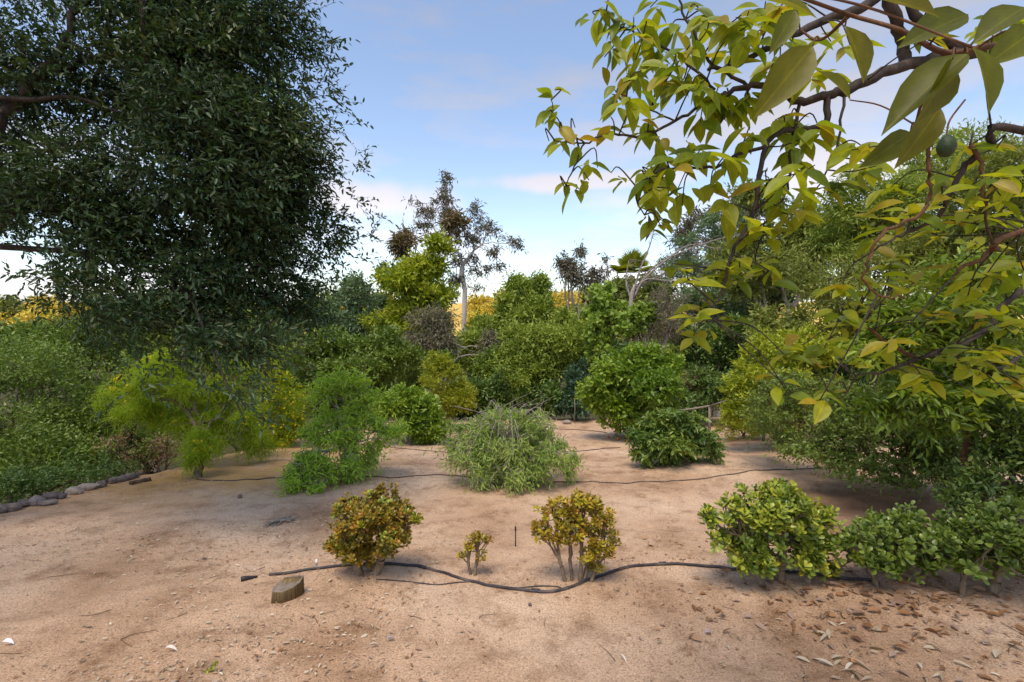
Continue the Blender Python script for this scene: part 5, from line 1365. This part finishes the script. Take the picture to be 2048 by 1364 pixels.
rock('edging_stone', 'small dark edging stone behind the left logs', 'stone', (28, 1010), (0.10, 0.08, 0.08), 18, 'dark_stone', 0.1)
rock('yard_stone', 'small brown stone alone on sand left of the young tree', 'stone', (480, 996), (0.03, 0.028, 0.032), 19, 'old_log', 0.3)
rock('yard_stone', 'tiny dark stone below the middle of the thick pipe', 'stone', (1060, 1213), (0.016, 0.014, 0.012), 20, 'dark_stone', 0.3)
rock('yard_stone', 'flat greenish stone on the open sand at left', 'stone', (409, 1119), (0.022, 0.015, 0.010), 21, 'dark_stone', 0.3)
rock('yard_stone', 'low tan stone at the far end of the bare yard', 'stone', (1133, 848), (0.16, 0.10, 0.08), 22, 'pale_stone', 0.2)

def root_stub():
    rng = np.random.default_rng(33)
    b = onground(562, 1047); s = b[1] / F
    root = empty('root_stub', b, 'weathered dry root stub lying on sand left of dense jade', 'root')
    tb = Tubes()
    for (x0, y0, x1, y1, r0, r1, h) in [(-22, 4, 22, -5, .020, .012, .015), (-20, 5, 5, -2, .018, .014, .03), (-14, 4, -16, 12, .013, .005, .01), (-6, 3, -8, 11, .013, .006, .01), (-20, 2, -26, 10, .011, .004, .008),
                                        (5, -2, 28, 0, .012, .004, .01), (2, 0, -2, 9, .012, .005, .01), (14, -4, 30, -9, .010, .003, .012), (-10, 0, 10, -8, .016, .01, .04)]:
        p = np.array([x0 * s, -y0 * s * 3, h]); q = np.array([x1 * s, -y1 * s * 3, h * 0.4])
        tb.add(bezier([p, (p + q) / 2 + rng.normal(size=3) * 0.008 + [0, 0, .012], q], 5), r0, r1, 7)
    tb.build('wood', M['post_wood'], root)
    Tubes().add([(12 * s, 0.04, 0), (11.5 * s, 0.04, 0.055)], 0.008, 0.008, 8).build('pipe_stub', M['grey_pipe'], root)
root_stub()

def stake(label, px, py_top, w, matk='post_wood'):
    b = onground(*px); h = (px[1] - py_top) / F * b[1]
    tb = Tubes(); tb.add([b - [0, 0, .1], b + [0.01, 0, h * .5], b + [0.0, 0, h]], w, w * 0.9, 4)
    o = tb.build('wooden_stake', M[matk], None, b, smooth=False); o.location = b
    return tag(o, label, 'stake')
stake('thin upright wooden stake behind the pale edging stones', (175, 975), 914, 0.016)
stake('thin stake close left of the flowering tree trunk', (372, 940), 880, 0.014, 'jade_stem')
stake('thin grey pole in front of the dark blue-green bush', (1149, 846), 795, 0.012)

def fence():
    D = 12.0
    tops = [(1345, 824, 12.6), (1420, 812, 12.0), (1452, 802, 11.2), (1530, 795, 10.2)]
    b = gp(*P(1420, 812, D)[:2])
    root = empty('rail_fence', b, 'grey wooden post with top rail behind the low citrus bush', 'fence')
    W = [P(*t) for t in tops]
    for i in (0, 1, 3):
        w = W[i]; g = gz(w[0], w[1])
        Tubes().add([np.array([w[0], w[1], g - .1]), w - [0, 0, .02]], 0.038, 0.036, 4).build('post', M['post_wood'], root, b, smooth=False)
    for i in (0, 1, 2):
        Tubes().add([W[i] + [0, 0, 0.0], W[i + 1] + [0, 0, 0.0]], 0.026, 0.026, 4).build('rail', M['post_wood'], root, b, smooth=False)
fence()

# ------------------------------------------------------------------ ground litter
def litter():
    rng = np.random.default_rng(201)
    def field(n, xr, yr, dens):
        K = n * 14
        x = rng.uniform(*xr, K); y = yr[0] + (yr[1] - yr[0]) * rng.uniform(0, 1, K) ** 1.4
        w = dens(x, y); k = rng.uniform(0, 1, K) < w
        x, y = x[k][:n], y[k][:n]
        return x, y
    def lay(name, label, x, y, T, Lr, wr, material, tilt=0.25, lift=0.010, smooth=False):
        n = len(x)
        z = ground(x, y) + lift
        az = rng.uniform(0, 6.28, n)
        X = np.stack([np.cos(az), np.sin(az), rng.normal(0, tilt * 0.5, n) - 0.12 * np.sin(az)], -1)
        Z = np.stack([rng.normal(0, tilt, n), rng.normal(0, tilt, n), np.ones(n)], -1)
        L = rng.uniform(*Lr, n) * rng.choice([0.7, 1.0, 1.3], n); W = L * rng.uniform(*wr, n)
        o = leaf_mesh(name, T, np.stack([x, y, z], -1), X, Z, L, W, material, rng.uniform(0, 1, n), smooth=smooth)
        return tag(o, label)
    nz = lambda x, y: np.clip(0.35 + 1.6 * fbm(x * 0.9, y * 0.9, 55, 3), 0.03, 1)
    left = lambda x, y: nz(x, y) * (0.05 + 0.9 * sst(0.2, -2.2, x)) * (1 - 0.7 * sst(6, 9, y))
    x, y = field(4200, (-6.2, 6), (2.3, 14), left)
    lay('leaf_litter', 'small pale dry leaf flakes scattered over the sand', x, y, T_HEX, (0.013, 0.036), (0.25, 0.5), LM['dry'], 0.3, 0.012)
    under = lambda x, y: np.clip(nz(x, y) * 0.55 + sum(0.8 * np.exp(-((x - m_[0]) ** 2 + (y - m_[1]) ** 2) / (m_[2] * 0.9) ** 2) for m_ in MOUNDS), 0, 1)
    x, y = field(11000, (-6.2, 6.5), (2.3, 14.5), under)
    lay('leaf_litter', 'brown leaf crumbs scattered over the sand', x, y, T_DIA, (0.012, 0.040), (0.15, 0.5), LM['brown'])
    br = lambda x, y: np.exp(-(((x - 2.55 - (3.0 - y) * 0.15) / 0.75) ** 2 + ((y - 3.15) / 0.45) ** 2)) + 0.8 * np.exp(-(((x - 3.2) / 1.3) ** 2 + ((y - 3.5) / 0.35) ** 2)) + 0.03 * (x > 1)
    x, y = field(650, (0.5, 5.0), (2.3, 4.6), br)
    lay('fallen_leaves', 'large brown curled leaves heaped under the dark jade plants', x, y, T_BIG, (0.035, 0.072), (0.35, 0.5), LM['brown'], 0.45, 0.012, True)
    sh = lambda x, y: np.exp(-(((x - 1.9 - (3.0 - y) * 0.6) / 0.5) ** 2 + ((y - 2.75) / 0.3) ** 2))
    x, y = field(48, (0.5, 4.0), (2.3, 3.4), sh)
    lay('fallen_leaves', 'pale narrow dry leaves strewn at the lower right', x, y, T_BIG, (0.05, 0.11), (0.15, 0.3), LM['dry'], 0.3, 0.012, True)
    # grit: small pebbles as octahedra
    x, y = field(6000, (-6.2, 6.2), (2.2, 7.0), lambda x, y: 0.6 + 0 * x)
    n = len(x)
    r = rng.uniform(0.0022, 0.006, n)
    octv = np.array([(1, 0, 0), (0, 1, 0), (-1, 0, 0), (0, -1, 0), (0, 0, 0.7), (0, 0, -0.7)], float)
    octf = np.array([(0, 1, 4), (1, 2, 4), (2, 3, 4), (3, 0, 4), (1, 0, 5), (2, 1, 5), (3, 2, 5), (0, 3, 5)])
    Cn = np.stack([x, y, ground(x, y) + r * 0.4], -1)
    V = Cn[:, None] + octv[None] * r[:, None, None] * rng.uniform(0.6, 1.3, (n, 1, 3)) + rng.normal(size=(n, 6, 3)) * 0.0008
    idx = (np.arange(n) * 6)[:, None] + octf.ravel()[None]
    gm = leaf_mat('grit', [(0.24, 0.16, 0.11), (0.42, 0.31, 0.23), (0.60, 0.50, 0.42)], 0.9, 0.2, 0.0)
    tag(link('grit', make_mesh('grit', V.reshape(-1, 3), idx.ravel(), np.full(n * 8, 3), gm, np.repeat(rng.uniform(0, 1, n), 6)), kind='stuff'), 'fine grit and pebbles on the bare sand')
    # dead twigs
    tb = Tubes()
    for k in range(150):
        xx = rng.uniform(-5.5, 5.5); yy = 2.4 + 7 * rng.uniform() ** 1.5
        a = rng.uniform(0, 6.28); l = rng.uniform(0.05, 0.22)
        q = [np.array([xx + math.cos(a) * l * t + rng.normal() * 0.008, yy + math.sin(a) * l * t + rng.normal() * 0.008]) for t in (0, .35, .7, 1)]
        pts = bezier([gp(p[0], p[1], 0.006) for p in q], 3)
        tb.add(pts, rng.uniform(0.0012, 0.003), 0.001, 4, cap=False)
    o = tb.build('twig_litter', M['brown_twig']); tag(o, 'thin dead twigs lying about on the sand', kind='stuff')
litter()

def fallen(label, px, L, w, cols, az, curl=0.2, seed=0):
    b = onground(*px)
    rng = np.random.default_rng(seed)
    m = noise_mat('fallen_leaf_colour', cols[0], cols[1], 25, 0.7, 0.2)
    me = make_mesh('fallen_leaf', T_BIG[0] * np.array([L, w, L * (1 + curl * 3)]), T_BIG[1], T_BIG[2], m, smooth=True)
    o = link('fallen_leaf', me, None, b + [0, 0, 0.02 + 0.05 * L])
    o.rotation_euler = (rng.uniform(-.3, .3), 0.08, az)
    return tag(o, label, 'leaf')
fallen('lavender grey leaf alone on sand in front of the green jade', (1412, 1272), 0.05, 0.035, ((0.36, 0.30, 0.38), (0.52, 0.45, 0.55)), 0.6, seed=1)
fallen('pinkish grey leaf lying on sand below the smallest jade', (772, 1288), 0.06, 0.028, ((0.32, 0.26, 0.27), (0.48, 0.40, 0.40)), 0.5, seed=2)
fallen('long narrow pale leaf left of the pinkish grey leaf', (738, 1300), 0.065, 0.014, ((0.52, 0.46, 0.38), (0.66, 0.60, 0.52)), 0.5, seed=3)
fallen('orange dry leaf on sand near the lower right', (1702, 1332), 0.045, 0.032, ((0.50, 0.22, 0.08), (0.62, 0.32, 0.14)), 0.3, seed=4)
fallen('curled whitish leaf at the lower left', (330, 1305), 0.07, 0.022, ((0.62, 0.56, 0.48), (0.78, 0.74, 0.68)), 0.2, 0.5, seed=5)
fallen('crumpled white scrap at the left picture edge', (4, 1292), 0.06, 0.035, ((0.74, 0.74, 0.78), (0.85, 0.85, 0.88)), 0.3, 0.4, seed=6)
fallen('pale curved sliver leaf right of centre foreground', (1240, 1318), 0.06, 0.012, ((0.60, 0.54, 0.46), (0.72, 0.66, 0.58)), -1.0, 0.5, seed=7)

def weed():
    rng = np.random.default_rng(44)
    b = onground(410, 1345)
    root = empty('weed_sprig', b, 'tiny green weed sprig at the bottom left', 'weed')
    tb = Tubes()
    tb.add(bezier([b - [0, 0, .01], b + [0.02, 0, .03], b + [0.06, 0.01, .05]], 4), 0.002, 0.001, 5).build('stem', M['jade_stem'], root, b)
    n = 22
    t = rng.uniform(0, 1, n)[:, None]
    Pn = b + t * np.array([0.06, 0.02, 0.045])
    L = rng.uniform(0.015, 0.035, n)
    leaf_mesh('leaves', T_OVAL, Pn, rng.normal(size=(n, 3)) + [0.3, 0, .4], rng.normal(size=(n, 3)) * .4 + [0, -.3, 1], L, L * .4, LM['bright'], rng.uniform(0, 1, n), root, b, kind='stuff')
weed()
# oranges dropped under the rounded citrus
for i, (px, lab) in enumerate([((1216, 876), 'leftmost fallen orange under the tall rounded citrus'), ((1236, 880), 'fallen orange under the middle of the tall rounded citrus'), ((1252, 884), 'rightmost fallen orange under the tall rounded citrus')]):
    b = onground(*px)
    tag(link('fallen_orange', ball_mesh('fallen_orange', 0.032, M['orange']), None, b + [0, 0, .03]), lab, 'orange', 'oranges under the citrus tree')
